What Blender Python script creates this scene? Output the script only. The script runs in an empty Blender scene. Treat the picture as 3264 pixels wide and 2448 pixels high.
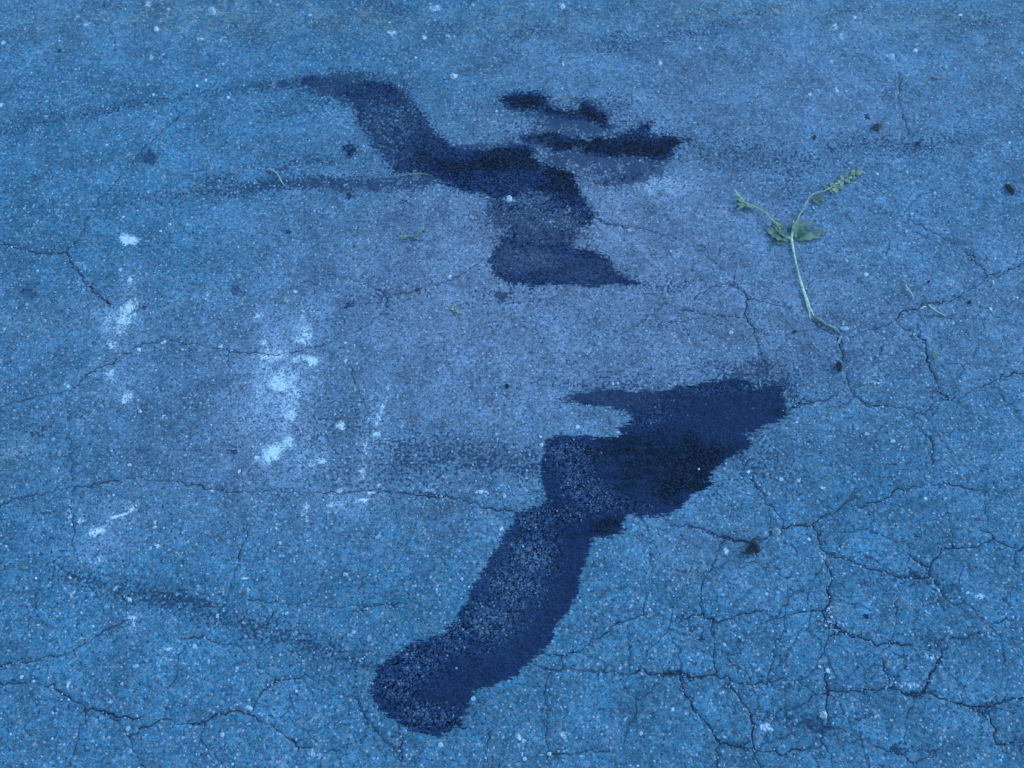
import bpy, math, random
import numpy as np
from mathutils import Vector

random.seed(7)
rng = np.random.default_rng(7)
C = bpy.context.scene.collection
scn = bpy.context.scene

# ------------------------------------------------------------------ camera
H = 1.42                      # eye height above the asphalt, metres
PITCH = math.radians(63.0)    # angle below the horizon
HFOV = math.radians(53.0)
PW, PH = 3264.0, 2448.0
cam_data = bpy.data.cameras.new('camera')
cam = bpy.data.objects.new('camera', cam_data)
C.objects.link(cam)
cam.location = (0, 0, H)
cam.rotation_euler = (math.pi / 2 - PITCH, 0, 0)
cam_data.sensor_fit = 'HORIZONTAL'
cam_data.angle_x = HFOV
cam_data.clip_start = 0.05
cam_data.clip_end = 500
cam_data.dof.use_dof = True
cam_data.dof.focus_distance = 1.5
cam_data.dof.aperture_fstop = 5.0
scn.camera = cam

# ------------------------------------------------------------------ light: blue evening shade
world = bpy.data.worlds.new('World')
scn.world = world
world.use_nodes = True
wn = world.node_tree
for n in list(wn.nodes):
    wn.nodes.remove(n)
wo = wn.nodes.new('ShaderNodeOutputWorld')
bg = wn.nodes.new('ShaderNodeBackground')
sky = wn.nodes.new('ShaderNodeTexSky')
tint = wn.nodes.new('ShaderNodeMix')
tint.data_type = 'RGBA'
tint.blend_type = 'MULTIPLY'
tint.inputs[0].default_value = 1.0
SKY_TINT = (0.79, 0.96, 1.0, 1)      # deep blue dusk air, the same all over the sky
tint.inputs[7].default_value = SKY_TINT
sky.sky_type = 'NISHITA'
sky.sun_disc = False
SUN_EL, SUN_AZ = math.radians(24), math.radians(62)
sky.sun_elevation = SUN_EL
sky.sun_rotation = SUN_AZ
sky.ozone_density = 4.0
sky.air_density = 1.0
sky.dust_density = 0.2
bg.inputs['Strength'].default_value = 0.15
wn.links.new(sky.outputs[0], tint.inputs[6])
wn.links.new(tint.outputs[2], bg.inputs[0])
wn.links.new(bg.outputs[0], wo.inputs[0])

sun_d = bpy.data.lights.new('sun', 'SUN')
sun_d.energy = 1.0
sun_d.angle = math.radians(14)
sun_d.color = (0.40, 0.68, 1.0)
sun = bpy.data.objects.new('sun', sun_d)
C.objects.link(sun)
sun.location = (3, 3, 5)
d = Vector((math.sin(SUN_AZ) * math.cos(SUN_EL), math.cos(SUN_AZ) * math.cos(SUN_EL), math.sin(SUN_EL)))
sun.rotation_euler = d.to_track_quat('Z', 'Y').to_euler()

scn.view_settings.view_transform = 'Standard'
scn.view_settings.look = 'None'
scn.view_settings.gamma = 1.0
scn.view_settings.use_curve_mapping = False
scn.view_settings.exposure = 2.28

# ------------------------------------------------------------------ tracing helpers (photo position -> point on the ground)
_t = math.tan(HFOV / 2)
def gp(px, py, z=0.0):
    px = np.asarray(px, float); py = np.asarray(py, float)
    a = (px - PW / 2) / (PW / 2) * _t
    b = -(py - PH / 2) / (PW / 2) * _t
    dy = math.cos(PITCH) + b * math.sin(PITCH)
    dz = -math.sin(PITCH) + b * math.cos(PITCH)
    s = (z - H) / dz
    return a * s, dy * s
def tr(ox, oy, k):
    """points traced on an enlarged view -> ground points"""
    def f(pts):
        p = np.array(pts, float)
        x, y = gp(ox + p[:, 0] / k, oy + p[:, 1] / k)
        return np.stack([x, y], 1)
    return f
vF = tr(0, 0, 0.6777)
vA = tr(1000, 150, 1.7015)
vB = tr(1100, 1100, 1.2307)
vC = tr(2100, 1500, 1.75)
vW = tr(0, 650, 1.58)
vG = tr(0, 1600, 1.7015)
vH = tr(2200, 450, 2.37)
vR = tr(2700, 800, 2.37)
vT = tr(2300, 0, 2.0737)
vU = tr(0, 0, 2.0)
vV = tr(800, 500, 2.766)
vK = tr(1150, 0, 1.7696)
vM = tr(1700, 1150, 2.458)
PXM = 0.00056       # about one photo pixel on the ground, metres

# ------------------------------------------------------------------ ground sampling grid
SP = 0.0022
xc = np.arange(-1.22, 1.2201, SP)
yc = np.arange(0.14, 1.93, SP)
NX, NY = len(xc), len(yc)
GX, GY = np.meshgrid(xc, yc)

def poly_sdf(P):
    """signed distance (metres, + inside) of all grid points to a polygon, clamped at -0.05"""
    out = np.full(GX.shape, -0.05)
    m = 0.05
    i0, i1 = np.searchsorted(xc, [P[:, 0].min() - m, P[:, 0].max() + m])
    j0, j1 = np.searchsorted(yc, [P[:, 1].min() - m, P[:, 1].max() + m])
    X = GX[j0:j1, i0:i1]; Y = GY[j0:j1, i0:i1]
    if X.size == 0:
        return out
    d2 = np.full(X.shape, 1e9); ins = np.zeros(X.shape, bool)
    n = len(P)
    for k in range(n):
        ax, ay = P[k]; bx, by = P[(k + 1) % n]
        ex, ey = bx - ax, by - ay
        L = ex * ex + ey * ey + 1e-12
        t = np.clip(((X - ax) * ex + (Y - ay) * ey) / L, 0, 1)
        d2 = np.minimum(d2, (X - ax - t * ex) ** 2 + (Y - ay - t * ey) ** 2)
        c = (ay > Y) != (by > Y)
        if abs(ey) > 1e-12:
            ins ^= c & (X < ex * (Y - ay) / ey + ax)
    s = np.sqrt(d2) * np.where(ins, 1, -1)
    out[j0:j1, i0:i1] = np.maximum(s, -0.05)
    return out

def noise2(scale, seed, octaves=3):
    r = np.random.default_rng(seed)
    out = np.zeros(GX.shape); amp = 1.0; tot = 0
    for o in range(octaves):
        s = scale / 2 ** o
        nx = int(2.6 / s) + 4; ny = int(2.1 / s) + 4
        T = r.random((ny, nx))
        fx = (GX + 1.25) / s; fy = GY / s
        ix = fx.astype(int); iy = fy.astype(int)
        ux = fx - ix; uy = fy - iy
        ux = ux * ux * (3 - 2 * ux); uy = uy * uy * (3 - 2 * uy)
        v = (T[iy, ix] * (1 - ux) + T[iy, ix + 1] * ux) * (1 - uy) + (T[iy + 1, ix] * (1 - ux) + T[iy + 1, ix + 1] * ux) * uy
        out += v * amp; tot += amp; amp *= 0.5
    return out / tot

WX = (noise2(.05, 41, 4) - .5) * .040; WY = (noise2(.05, 42, 4) - .5) * .040
def gauss(field, pts, blend='max'):
    """pts: (x, y, rx, ry, strength[, tilt]) in metres on the ground"""
    for (x, y, rx, ry, s, a) in pts:
        R = max(rx, ry) * 2.6
        i0, i1 = np.searchsorted(xc, [x - R, x + R]); j0, j1 = np.searchsorted(yc, [y - R, y + R])
        wq = min(1.0, min(rx, ry) / .018)
        X = GX[j0:j1, i0:i1] - x + WX[j0:j1, i0:i1] * wq; Y = GY[j0:j1, i0:i1] - y + WY[j0:j1, i0:i1] * wq
        if X.size == 0:
            continue
        ca, sa = math.cos(a), math.sin(a)
        u = (X * ca + Y * sa) / rx; v = (-X * sa + Y * ca) / ry
        g = s * np.exp(-(u * u + v * v) ** 1.3)
        f = field[j0:j1, i0:i1]
        field[j0:j1, i0:i1] = np.maximum(f, g) if blend == 'max' else 1 - (1 - f) * (1 - g)
    return field

def spots(view, k, lst):
    """traced blobs (x, y, half width, half height, strength, tilt degrees anticlockwise)"""
    out = []
    for q in lst:
        x, y, rx, ry, s = q[:5]; a = math.radians(q[5]) if len(q) > 5 else 0
        c = view([(x, y), (x + 5, y), (x, y - 5)])
        sx = np.linalg.norm(c[1] - c[0]) / 5; sy = np.linalg.norm(c[2] - c[0]) / 5
        out.append((c[0][0], c[0][1], rx * sx, ry * sy, s, a))
    return out

def band(field, P, width, strength):
    """soft band along a traced line"""
    for k in range(len(P) - 1):
        (ax, ay), (bx, by) = P[k], P[k + 1]
        wa = width[k] if isinstance(width, (list, tuple)) else width
        m = wa * 2.5
        i0, i1 = np.searchsorted(xc, [min(ax, bx) - m, max(ax, bx) + m]); j0, j1 = np.searchsorted(yc, [min(ay, by) - m, max(ay, by) + m])
        X = GX[j0:j1, i0:i1]; Y = GY[j0:j1, i0:i1]
        if X.size == 0:
            continue
        ex, ey = bx - ax, by - ay; L = ex * ex + ey * ey + 1e-12
        t = np.clip(((X - ax) * ex + (Y - ay) * ey) / L, 0, 1)
        d2 = (X - ax - t * ex) ** 2 + (Y - ay - t * ey) ** 2
        st = strength[k] + (strength[k + 1] - strength[k]) * t if isinstance(strength, (list, tuple)) else strength
        field[j0:j1, i0:i1] = np.maximum(field[j0:j1, i0:i1], st * np.exp(-d2 / wa ** 2))
    return field

# ------------------------------------------------------------------ stains of engine oil (traced outlines)
oil_polys = [
 # long upper stain
 vA([(-60,160),(20,170),(100,178),(200,190),(330,185),(440,200),(470,240),(540,300),(600,370),(650,450),(740,530),(800,560),(900,555),(1050,540),(1150,525),(1195,560),(1190,600),(1260,640),(1340,650),(1410,690),(1430,760),(1480,840),(1525,905),(1500,965),(1420,985),(1410,1040),(1380,1070),(1300,1050),(1180,1010),(1100,965),(1000,965),(950,900),(960,820),(930,800),(850,795),(720,750),(650,700),(560,680),(430,680),(370,600),(310,520),(250,420),(220,400),(230,330),(180,290),(100,250),(0,230),(-80,205)]),
 # middle stain below it
 vA([(1000,1070),(1100,1045),(1250,1020),(1370,1040),(1400,1080),(1550,1110),(1620,1150),(1640,1210),(1720,1250),(1790,1285),(1700,1292),(1600,1290),(1500,1295),(1350,1290),(1200,1298),(1060,1285),(970,1230),(950,1170),(965,1110)]),
 # upper right hook
 vA([(1000,290),(1050,250),(1130,240),(1230,240),(1265,270),(1270,310),(1320,338),(1420,345),(1445,310),(1460,290),(1490,290),(1550,330),(1590,380),(1600,430),(1570,445),(1520,410),(1400,390),(1280,375),(1230,350),(1130,350),(1060,335)]),
 # dark tongue on the right
 vA([(1120,490),(1200,470),(1300,455),(1400,490),(1480,500),(1560,478),(1640,490),(1700,468),(1760,430),(1800,400),(1830,400),(1820,440),(1830,475),(1920,478),(2000,488),(2060,500),(1990,510),(1970,545),(1940,580),(1910,615),(1840,620),(1760,600),(1680,590),(1580,605),(1500,590),(1430,560),(1300,565),(1240,530),(1160,520)]),
 # little island between
 vU([(125,1860),(165,1835),(215,1850),(235,1880),(210,1915),(160,1910),(130,1890)]),
 vA([(1080,950),(1440,950),(1400,1060),(1300,1075),(1020,1080),(1000,1040)]),
 vA([(1570,740),(1640,720),(1700,730),(1760,720),(1790,690),(1740,680),(1660,700)]),
 # large lower stain
 vB([(830,207),(900,188),(1000,168),(1130,178),(1250,175),(1330,150),(1430,140),(1540,130),(1600,140),(1680,140),(1720,165),(1715,200),(1735,240),(1740,280),(1700,305),(1640,325),(1570,352),(1580,370),(1600,385),(1585,410),(1530,430),(1480,460),(1440,500),(1430,530),(1458,553),(1400,568),(1350,590),(1330,630),(1290,660),(1230,672),(1170,672),(1110,665),(1090,700),(1085,740),(1030,750),(970,770),(960,800),(945,850),(925,900),(920,950),(900,1010),(860,1060),(820,1110),(815,1150),(770,1200),(720,1250),(680,1290),(600,1330),(500,1355),(485,1400),(470,1440),(455,1470),(465,1500),(430,1508),(420,1535),(370,1532),(290,1525),(230,1500),(160,1450),(110,1400),(95,1360),(105,1310),(130,1260),(175,1220),(250,1180),(330,1150),(370,1140),(400,1105),(440,1060),(470,1020),(500,950),(540,880),(580,820),(620,750),(660,690),(670,660),(720,640),(790,620),(775,560),(765,500),(775,420),(782,375),(830,350),(900,350),(980,358),(1085,355),(1065,325),(1120,300),(1120,280),(1080,258),(1000,243),(930,235),(870,222)]),
 # single drips
 vU([(890,1005),(920,985),(945,950),(960,955),(985,970),(1000,1010),(998,1040),(970,1060),(930,1045)]),
 vA([(1000,1340),(1040,1325),(1080,1330),(1070,1365),(1020,1370)]),
 vA([(158,535),(195,525),(222,540),(224,570),(192,592),(160,572)]),
 vF([(500,620),(512,617),(520,628),(512,637),(502,633)]),
 vU([(355,318),(390,312),(392,330),(370,338)]),
 vC([(1420,355),(1437,350),(1452,362),(1440,374),(1425,370)]),
 vC([(1145,806),(1165,800),(1172,818),(1156,828),(1146,820)]),
 vC([(218,930),(240,925),(250,950),(230,965),(216,955)]),
 vW([(1150,1240),(1185,1232),(1190,1252),(1162,1258)]),
 vW([(712,512),(735,520),(733,534),(714,530)]),
 vV([(820,1320),(850,1290),(905,1295),(900,1315),(860,1325),(845,1345)]),
 vV([(310,660),(340,660),(342,685),(315,685)]),
 vV([(845,335),(865,320),(885,355),(850,358)]),
 vV([(1335,392),(1356,392),(1354,410),(1338,410)]),
 vT([(940,768),(965,760),(978,782),(955,795),(940,788)]),
]
oil = np.full(GX.shape, -0.05)
for P in oil_polys:
    oil = np.maximum(oil, poly_sdf(P))

# where the upper stain breaks up or pales
thin = np.zeros(GX.shape)
gauss(thin, spots(vA, 1, [(1090,920,140,70,.8),(1180,830,120,60,.55),(420,420,260,260,.28),(1310,940,110,45,.9,-5),(1060,825,40,16,.9),(1240,1010,150,36,.75),(60,215,120,50,.5),(1370,880,35,30,.5),(1000,850,50,60,.5),(1450,540,60,25,.35),(1240,520,60,30,.35),(1600,730,80,20,.4)]))
gauss(thin, spots(vB, 1, [(850,212,50,14,.3),(1640,150,80,22,.45)]))
gauss(thin, spots(vA, 1, [(1040,1350,50,30,.55)]))
gauss(thin, spots(vA, 1, [(1220,1000,220,45,.7),(1700,720,190,40,.4)]))
# thickest, blackest oil
deep = np.zeros(GX.shape)
gauss(deep, spots(vA, 1, [(1100,640,260,34,1.0,-3),(1350,700,120,55,1.0,-15),(1050,630,340,60,.55),(600,560,160,60,.25,-30),(1700,530,300,60,1.1),(1500,520,120,35,.9),(1300,510,120,40,.6),(1250,590,120,60,.6),(700,640,200,50,.45,-10),(1130,300,130,50,.8),(1500,360,140,40,.9,-20),(1350,350,120,20,.9),(1450,740,60,60,.4),(1000,570,150,20,.45),(1320,775,150,50,.45,-20)]), 'add')
gauss(deep, spots(vB, 1, [(1400,420,90,55,1.0,20),(1350,500,120,70,.9,30),(1200,500,140,100,.42),(1290,580,90,50,.55,20),(1150,400,180,60,.5),(1020,715,90,32,.8,10),(1240,330,120,25,.4),(1540,400,60,28,.5),(1700,270,45,35,.5),(840,640,70,18,.6,-30),(430,1490,45,22,.7),(455,1440,16,26,.6),(870,740,80,60,.3),(1300,205,240,12,.3)]), 'add')
gauss(deep, spots(vB, 1, [(1180,440,240,90,.28,8),(1080,560,120,60,.2),(1430,450,60,60,.5),(1380,560,70,30,.5),(1000,430,120,50,.3),(1500,240,220,50,.25),(880,1000,60,120,.2),(600,1260,120,60,.2),(300,1380,140,80,.2)]), 'add')
# streaky pattern of the thick oil (wiped sideways by the tyre)
# stones showing through the film
see = np.zeros(GX.shape)
gauss(see, spots(vB, 1, [(900,480,100,130,.75),(860,420,60,60,.85),(1000,620,150,60,.7),(930,560,100,80,.9),(760,690,120,50,.95),(740,820,110,120,1.0,-10),(650,960,110,130,.95,-15),(560,1080,100,100,.9,-20),(420,1150,100,60,.8),(290,1240,120,80,.85),(200,1340,90,90,.75),(320,1460,140,60,1.0),(1000,350,120,20,.5),(1420,170,170,28,.5),(1200,290,90,35,.55),(1250,240,160,50,.3),(900,665,100,40,.7),(1150,640,60,20,.6),(520,1190,60,30,.4)]))
gauss(see, spots(vA, 1, [(330,300,160,70,.6),(430,430,190,170,.5),(1150,830,190,60,.95),(1280,900,200,70,1.0),(1240,950,220,40,1.0),(850,700,150,40,.3),(1250,1120,200,50,.3),(1060,1210,120,60,.5),(1560,590,100,20,.5),(120,220,150,40,.8)]))

# pores packed with oil and dirt: spotted trails
trail = np.zeros(GX.shape)
px = PXM / 0.6777
band(trail, vF([(820,1450),(760,1425),(690,1405),(620,1375),(560,1365),(500,1340),(440,1315),(380,1300),(300,1285),(220,1265),(150,1235),(90,1215)]), 20*px, [.55,.5,.55,.6,.65,.5,.75,.75,.8,.55,.5,.2])
band(trail, vF([(960,370),(900,398),(840,400),(760,400),(680,395),(600,395),(540,405),(450,420),(360,428),(250,425)]), 20*px, [.95,1,1,1,.95,.9,.7,.55,.4,.1])
band(trail, vF([(720,350),(640,350),(560,385)]), 14*px, .5)
band(trail, vF([(720,180),(640,180),(560,188),(470,196),(400,208),(320,220),(230,238),(140,255),(60,268),(0,275)]), 16*px, [1,.9,.6,.4,.35,.45,.6,.35,.22,.15])
band(trail, vF([(520,238),(620,242),(720,240)]), 8*px, .35)
band(trail, vF([(960,330),(1040,320),(1110,318),(1150,330)]), 14*px, .9)
gauss(trail, spots(vF, 1, [(980,985,190,34,.62,-3),(900,960,120,26,.5),(1130,1000,60,40,.7),(1260,300,200,60,.6),(1330,350,120,45,.95),(1360,380,70,26,.95),(1180,240,120,30,.5),(1300,235,60,30,.6),(1620,800,90,28,.8),(1700,830,40,40,.8),(1690,350,150,30,.45),(1950,310,180,26,.5,4),(1560,320,160,30,.4),(1690,400,50,70,.35),(760,190,110,36,.95),(1150,470,120,50,.5),(1190,500,100,18,.4),(900,630,30,16,.35),(820,640,40,30,.3),(1340,830,200,18,.4),(1610,960,60,50,.6),(1650,1000,90,60,.35),(1500,1050,80,30,.35),(1180,1130,60,120,.4),(870,1000,200,60,.35),(740,920,90,50,.3),(900,1480,160,60,.3),(1440,620,60,20,.4),(1100,640,70,20,.35),(360,1290,60,22,.6),(560,1345,50,20,.5)]))
gauss(trail, spots(vC, 1, [(860,1430,110,45,.9,-20),(90,1135,70,22,1.0),(640,1370,120,30,.5),(1390,590,160,40,.6),(1430,620,120,60,.5),(1540,960,80,40,.7),(1600,700,60,60,.5),(1330,1560,60,40,.7),(1960,1570,90,60,.5),(1850,1320,130,36,.8),(1430,1250,90,26,.8),(960,870,50,60,.4),(1180,480,70,30,.4)]))
gauss(trail, spots(vF, 1, [(1130,68,70,16,.5),(1335,95,40,26,.6),(1300,110,30,14,.5),(1490,70,90,14,.4,14),(960,62,50,16,.35),(700,50,60,14,.3,-5),(540,78,30,18,.35),(1630,25,34,12,.5),(1560,45,60,12,.4,20),(1990,30,60,14,.3),(2120,50,60,14,.5,-20),(860,14,40,14,.5),(260,10,90,10,.3),(1060,30,20,14,.4),(1215,25,16,10,.35),(1400,30,30,10,.3),(1850,20,50,10,.35)]))
gauss(trail, spots(vF, 1, [(1080,635,20,10,.9),(1190,520,70,26,.35),(83,935,24,18,.5),(480,400,60,18,.6),(600,385,40,30,.5)]))
gauss(trail, spots(vA, 1, [(1400,425,200,50,1.25),(1250,520,120,40,1.1),(1480,600,200,45,1.1),(1750,660,180,60,1.2),(1340,620,90,30,1.2),(1600,740,160,30,.7),(1280,375,150,24,1.0),(1480,300,70,30,.9),(1250,1000,180,40,1.0)]))
# extra fine: specks scattered in tone over the whole place come from the material

# ------------------------------------------------------------------ pale chalky splashes
chalk = np.zeros(GX.shape)
gauss(chalk, spots(vW, 1, [(650,188,42,30,1.15),(672,515,48,60,.95),(640,580,60,40,.8,35),(600,640,40,30,.6),(660,378,22,28,.6),(560,560,40,30,.45),(545,610,60,60,.35),(562,715,30,25,.5),(560,850,28,50,.42),(630,980,34,42,.6),(410,312,50,18,.45,-35),(1380,1275,56,52,1.2),(1450,1210,60,40,.75,30),(1300,1285,32,26,.6),(1620,1283,32,22,.8),(1570,1312,26,16,.6),(1440,1050,48,42,.85),(1385,880,52,50,.85),(1410,910,40,30,.7),(1440,950,90,120,.42),(1380,740,110,55,.55),(1565,790,40,30,.85),(1500,785,50,20,.65,20),(1325,690,26,18,.6),(1545,655,60,45,.55,-20),(1520,530,20,80,.42),(1575,565,50,30,.35),(1295,570,26,34,.45),(1710,1110,24,24,.95),(1900,1150,34,22,1.0,-30),(1945,960,14,70,.5,-8),(1915,1060,16,70,.6,-10),(1840,1240,18,80,.62,-4),(1825,1350,26,50,.5),(1700,1450,60,20,.55,40),(1685,1510,46,16,.7,15),(1830,1490,40,8,1.1,12),(1868,1450,22,9,1.0),(490,1640,52,26,.8,15),(595,1570,70,9,1.05,22),(405,1595,26,13,.75,15),(680,1500,44,44,.5),(70,1270,110,44,.12),(1550,1530,22,28,.6),(440,1110,110,70,.25),(1905,1410,14,16,.7),(1075,1448,14,12,.8),(325,918,22,20,.7),(825,686,20,16,.6),(1110,710,16,16,.6),(600,335,12,12,.7),(1300,900,160,200,.25),(340,1560,30,80,.4),(1550,1580,30,60,.45),(1420,1130,90,60,.3),(790,1340,14,22,.6),(1040,455,12,16,.6),(1740,790,20,12,.6,40)]))
gauss(chalk, spots(vG, 1, [(865,237,28,14,.9),(520,310,60,36,.45),(620,470,50,12,.7,30),(740,670,22,60,.42),(390,495,16,30,.55),(725,625,28,14,.75),(205,658,12,9,.9),(600,1085,16,8,1.0),(910,800,18,18,.7),(1285,900,14,20,.7),(1350,1112,18,16,.7),(365,1000,14,22,.5),(1325,412,22,8,.7),(925,855,26,10,.45),(1700,1370,50,40,.4),(600,1590,40,30,.3),(840,120,16,50,.4)]))
gauss(chalk, spots(vB, 1, [(855,1530,10,30,.7,30),(690,1540,14,30,.5,35),(328,566,22,10,.8),(530,574,24,7,.9),(130,545,14,14,.5),(612,718,6,14,.9),(20,480,60,180,.18)]))
gauss(chalk, spots(vA, 1, [(1060,825,36,14,1.0),(1290,942,40,12,.75),(1380,880,14,26,.55,-20),(760,160,26,16,.75),(1900,720,70,40,.35),(860,1080,16,14,.6),(830,1100,14,10,.4)]))
gauss(chalk, spots(vU, 1, [(1350,70,34,26,.75),(998,190,16,18,1.0),(1278,250,24,16,.7),(1410,262,14,14,.85),(825,1545,50,38,.6),(550,160,26,22,.5),(490,115,16,22,.6),(945,25,26,22,.6),(100,60,10,10,.8),(25,275,14,14,.8),(300,620,50,40,.25),(310,1590,16,12,.3),(105,100,12,10,.4),(960,360,30,24,.4),(10,670,12,14,1.0)]))
gauss(chalk, spots(vT, 1, [(1122,385,24,20,1.0),(1287,333,16,16,.9),(1484,447,10,10,1.0),(755,180,24,26,.6),(800,240,18,22,.6),(740,410,20,16,.6),(760,595,10,18,.9),(880,110,14,14,.7),(950,580,14,22,.3),(1200,450,30,24,.5)]))
gauss(chalk, spots(vK, 1, [(180,185,24,16,.8),(520,432,24,18,.75),(1140,40,22,20,.7),(490,200,18,12,.7),(350,210,16,24,.6),(1910,270,14,12,.8),(1690,350,14,14,.8),(1145,355,8,18,1.0),(640,25,16,14,.6),(400,40,40,30,.45),(820,190,30,26,.35)]))
gauss(chalk, spots(vR, 1, [(780,230,22,28,.6),(1108,240,10,20,.7),(200,980,70,60,.4),(445,1488,22,12,.8),(505,635,9,9,1.0),(230,960,40,40,.4),(135,1370,40,30,.35),(740,1400,40,40,.3)]))
gauss(chalk, spots(vC, 1, [(915,1365,24,20,1.0),(600,1425,45,26,.65),(370,1475,24,18,.6),(350,1240,18,14,.7),(1790,700,30,14,.7,5),(930,490,16,22,.9),(910,90,24,24,.6),(1505,1040,26,22,.6),(1410,1200,70,26,.45),(1630,890,16,18,.7),(1560,660,14,16,.7),(375,450,16,22,.6),(1490,165,10,18,.7),(85,1335,14,12,.8),(300,1450,30,20,.4),(1520,1170,12,24,.5),(1220,1360,60,40,.3),(655,380,26,22,.3),(1760,1345,20,14,.6),(570,1100,12,12,.7)]))

haze = np.zeros(GX.shape)
gauss(haze, spots(vW, 1, [(1400,930,190,380,.85),(620,560,110,190,.6),(1530,640,90,120,.5),(1560,620,110,160,.4),(1880,1150,90,260,.4),(1720,1480,160,80,.35),(590,1560,160,80,.35),(90,1270,130,60,.25),(600,900,110,160,.35),(1500,1280,170,70,.4)]))
gauss(haze, spots(vA, 1, [(1880,745,190,80,.9),(900,420,110,60,.25),(1000,430,120,40,.3)]))
gauss(haze, spots(vG, 1, [(560,230,200,120,.35),(740,650,60,80,.3)]))
pale = np.zeros(GX.shape)
gauss(pale, spots(vA, 1, [(420,420,260,260,.12),(1150,1140,240,80,.30),(1450,1220,300,70,.12),(80,220,160,80,.3)]))
gauss(pale, spots(vB, 1, [(1000,200,260,50,.12),(620,950,150,260,.08)]))
gauss(pale, spots(vU, 1, [(180,1878,90,70,.62),(945,1010,100,100,.25)])); gauss(pale, spots(vF, 1, [(510,627,20,20,.45)])); gauss(pale, spots(vA, 1, [(1040,1345,70,40,.45)]))
fuzz = np.zeros(GX.shape)
gauss(fuzz, spots(vF, 1, [(1050,330,560,300,1.0)]))
dirt = np.zeros(GX.shape)
gauss(dirt, spots(vF, 1, [(480,30,260,50,.6),(760,45,200,40,.55),(1130,45,220,40,.5),(1600,20,260,30,.6),(1960,40,260,40,.45),(100,60,120,60,.3),(40,980,60,50,.35),(60,690,90,40,.25),(2150,120,90,120,.25)]))
gauss(dirt, spots(vC, 1, [(990,770,80,45,.6),(130,600,110,60,.4),(1300,760,120,60,.2),(340,400,60,40,.35)]))
gauss(dirt, spots(vA, 1, [(1370,295,90,36,.6),(1290,900,120,60,.4)]))
web = np.zeros(GX.shape)
gauss(web, spots(vF, 1, [(1750,1350,560,420,1.0),(500,1600,500,180,.6),(2020,700,300,450,.7),(1500,700,200,150,.4)]))
# ------------------------------------------------------------------ cracks (traced lines)
cracks = []
def ck(view, w, pts): cracks.append((view(pts), w))
ck(vC,0.88,[(0,810),(60,830),(130,830),(200,810),(245,800),(262,820),(300,830),(400,825),(450,795),(520,778),(590,795),(650,828),(700,820),(710,800),(800,790),(850,780),(900,785),(930,830),(960,880),(1010,885),(1060,910),(1150,940),(1215,970),(1250,955),(1300,965),(1400,985),(1500,1000),(1580,1000)])
ck(vC,1.20,[(930,830),(975,850),(1010,885),(1060,910),(1150,940)])
ck(vC,0.88,[(1010,890),(950,930),(920,1010),(880,1080),(830,1140),(780,1165),(700,1170),(600,1180),(540,1190),(470,1195),(400,1175),(350,1150),(320,1125),(230,1150),(170,1165),(150,1145),(90,1130),(20,1145)])
ck(vC,.8,[(300,830),(298,900),(305,980),(300,1050),(320,1125)])
ck(vC,.7,[(240,640),(235,700),(245,770),(250,800)])
ck(vC,.4,[(370,380),(330,450),(300,540),(260,590),(240,640)])
ck(vC,1.0,[(130,310),(230,320),(280,350),(350,370),(420,390),(490,395),(560,380),(620,370),(690,325),(740,305),(800,315),(860,310),(900,265),(960,240),(1020,210),(1060,180),(1100,100)])
ck(vC,.8,[(510,30),(560,100),(610,180),(650,230),(690,280),(695,325)])
ck(vC,.5,[(620,210),(615,270),(625,350)])
ck(vC,.8,[(1060,190),(1150,195),(1220,170),(1290,140),(1320,110),(1400,100),(1480,80),(1560,75),(1640,80),(1700,95),(1800,110),(1900,118),(2037,105)])
ck(vC,.9,[(860,310),(890,370),(900,430),(960,470),(1040,490),(1110,520),(1180,545),(1250,570),(1350,595),(1420,605),(1510,600),(1500,540),(1440,500),(1390,460)])
ck(vC,0.88,[(1500,540),(1550,500),(1590,440),(1640,430),(1700,435),(1770,420),(1870,385),(1920,405),(1980,425),(2060,432)])
ck(vC,1.0,[(1870,385),(1850,350),(1800,340)])
ck(vC,.9,[(920,490),(930,530),(965,570),(960,620),(935,660),(955,710),(925,785)])
ck(vC,.8,[(740,570),(720,640),(710,720),(705,800)])
ck(vC,.6,[(910,300),(905,360)])
ck(vC,.6,[(1330,700),(1320,800),(1330,860),(1300,920),(1297,965)])
ck(vC,.9,[(1510,600),(1570,660),(1600,720),(1650,745),(1740,760),(1780,810),(1850,860),(1900,840),(1940,820)])
ck(vC,0.88,[(1640,930),(1580,1000),(1560,1080),(1510,1150),(1495,1210),(1440,1250),(1360,1245),(1320,1215),(1290,1205),(1200,1225),(1120,1230),(1050,1235),(950,1220),(935,1240)])
ck(vC,1.20,[(1560,1080),(1510,1150),(1495,1210),(1440,1250),(1360,1245)])
ck(vC,0.96,[(920,1090),(935,1160),(940,1240),(935,1300),(940,1380),(935,1440),(915,1480),(925,1540),(960,1590),(970,1620),(985,1680)])
ck(vC,0.88,[(1250,1050),(1270,1110),(1290,1170),(1300,1205)])
ck(vC,1.20,[(1500,1235),(1560,1270),(1640,1290),(1740,1325),(1830,1320),(1900,1300),(1960,1285),(2060,1265)])
ck(vC,0.96,[(935,1435),(1020,1450),(1080,1490),(1160,1505),(1230,1540),(1300,1570),(1370,1590),(1430,1640)])
ck(vC,1.20,[(790,1400),(850,1440),(915,1478)])
ck(vC,.8,[(780,1165),(780,1190),(830,1210),(880,1250),(830,1290),(770,1330),(680,1335),(640,1365)])
ck(vC,.9,[(880,1250),(935,1240)])
ck(vC,.9,[(120,1160),(130,1230),(180,1300),(240,1370),(290,1430),(310,1490),(350,1520),(430,1540),(500,1510)])
ck(vC,1.0,[(515,1370),(520,1440),(530,1530),(550,1610),(560,1680)])
ck(vC,.8,[(320,1500),(330,1580),(330,1680)])
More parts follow.
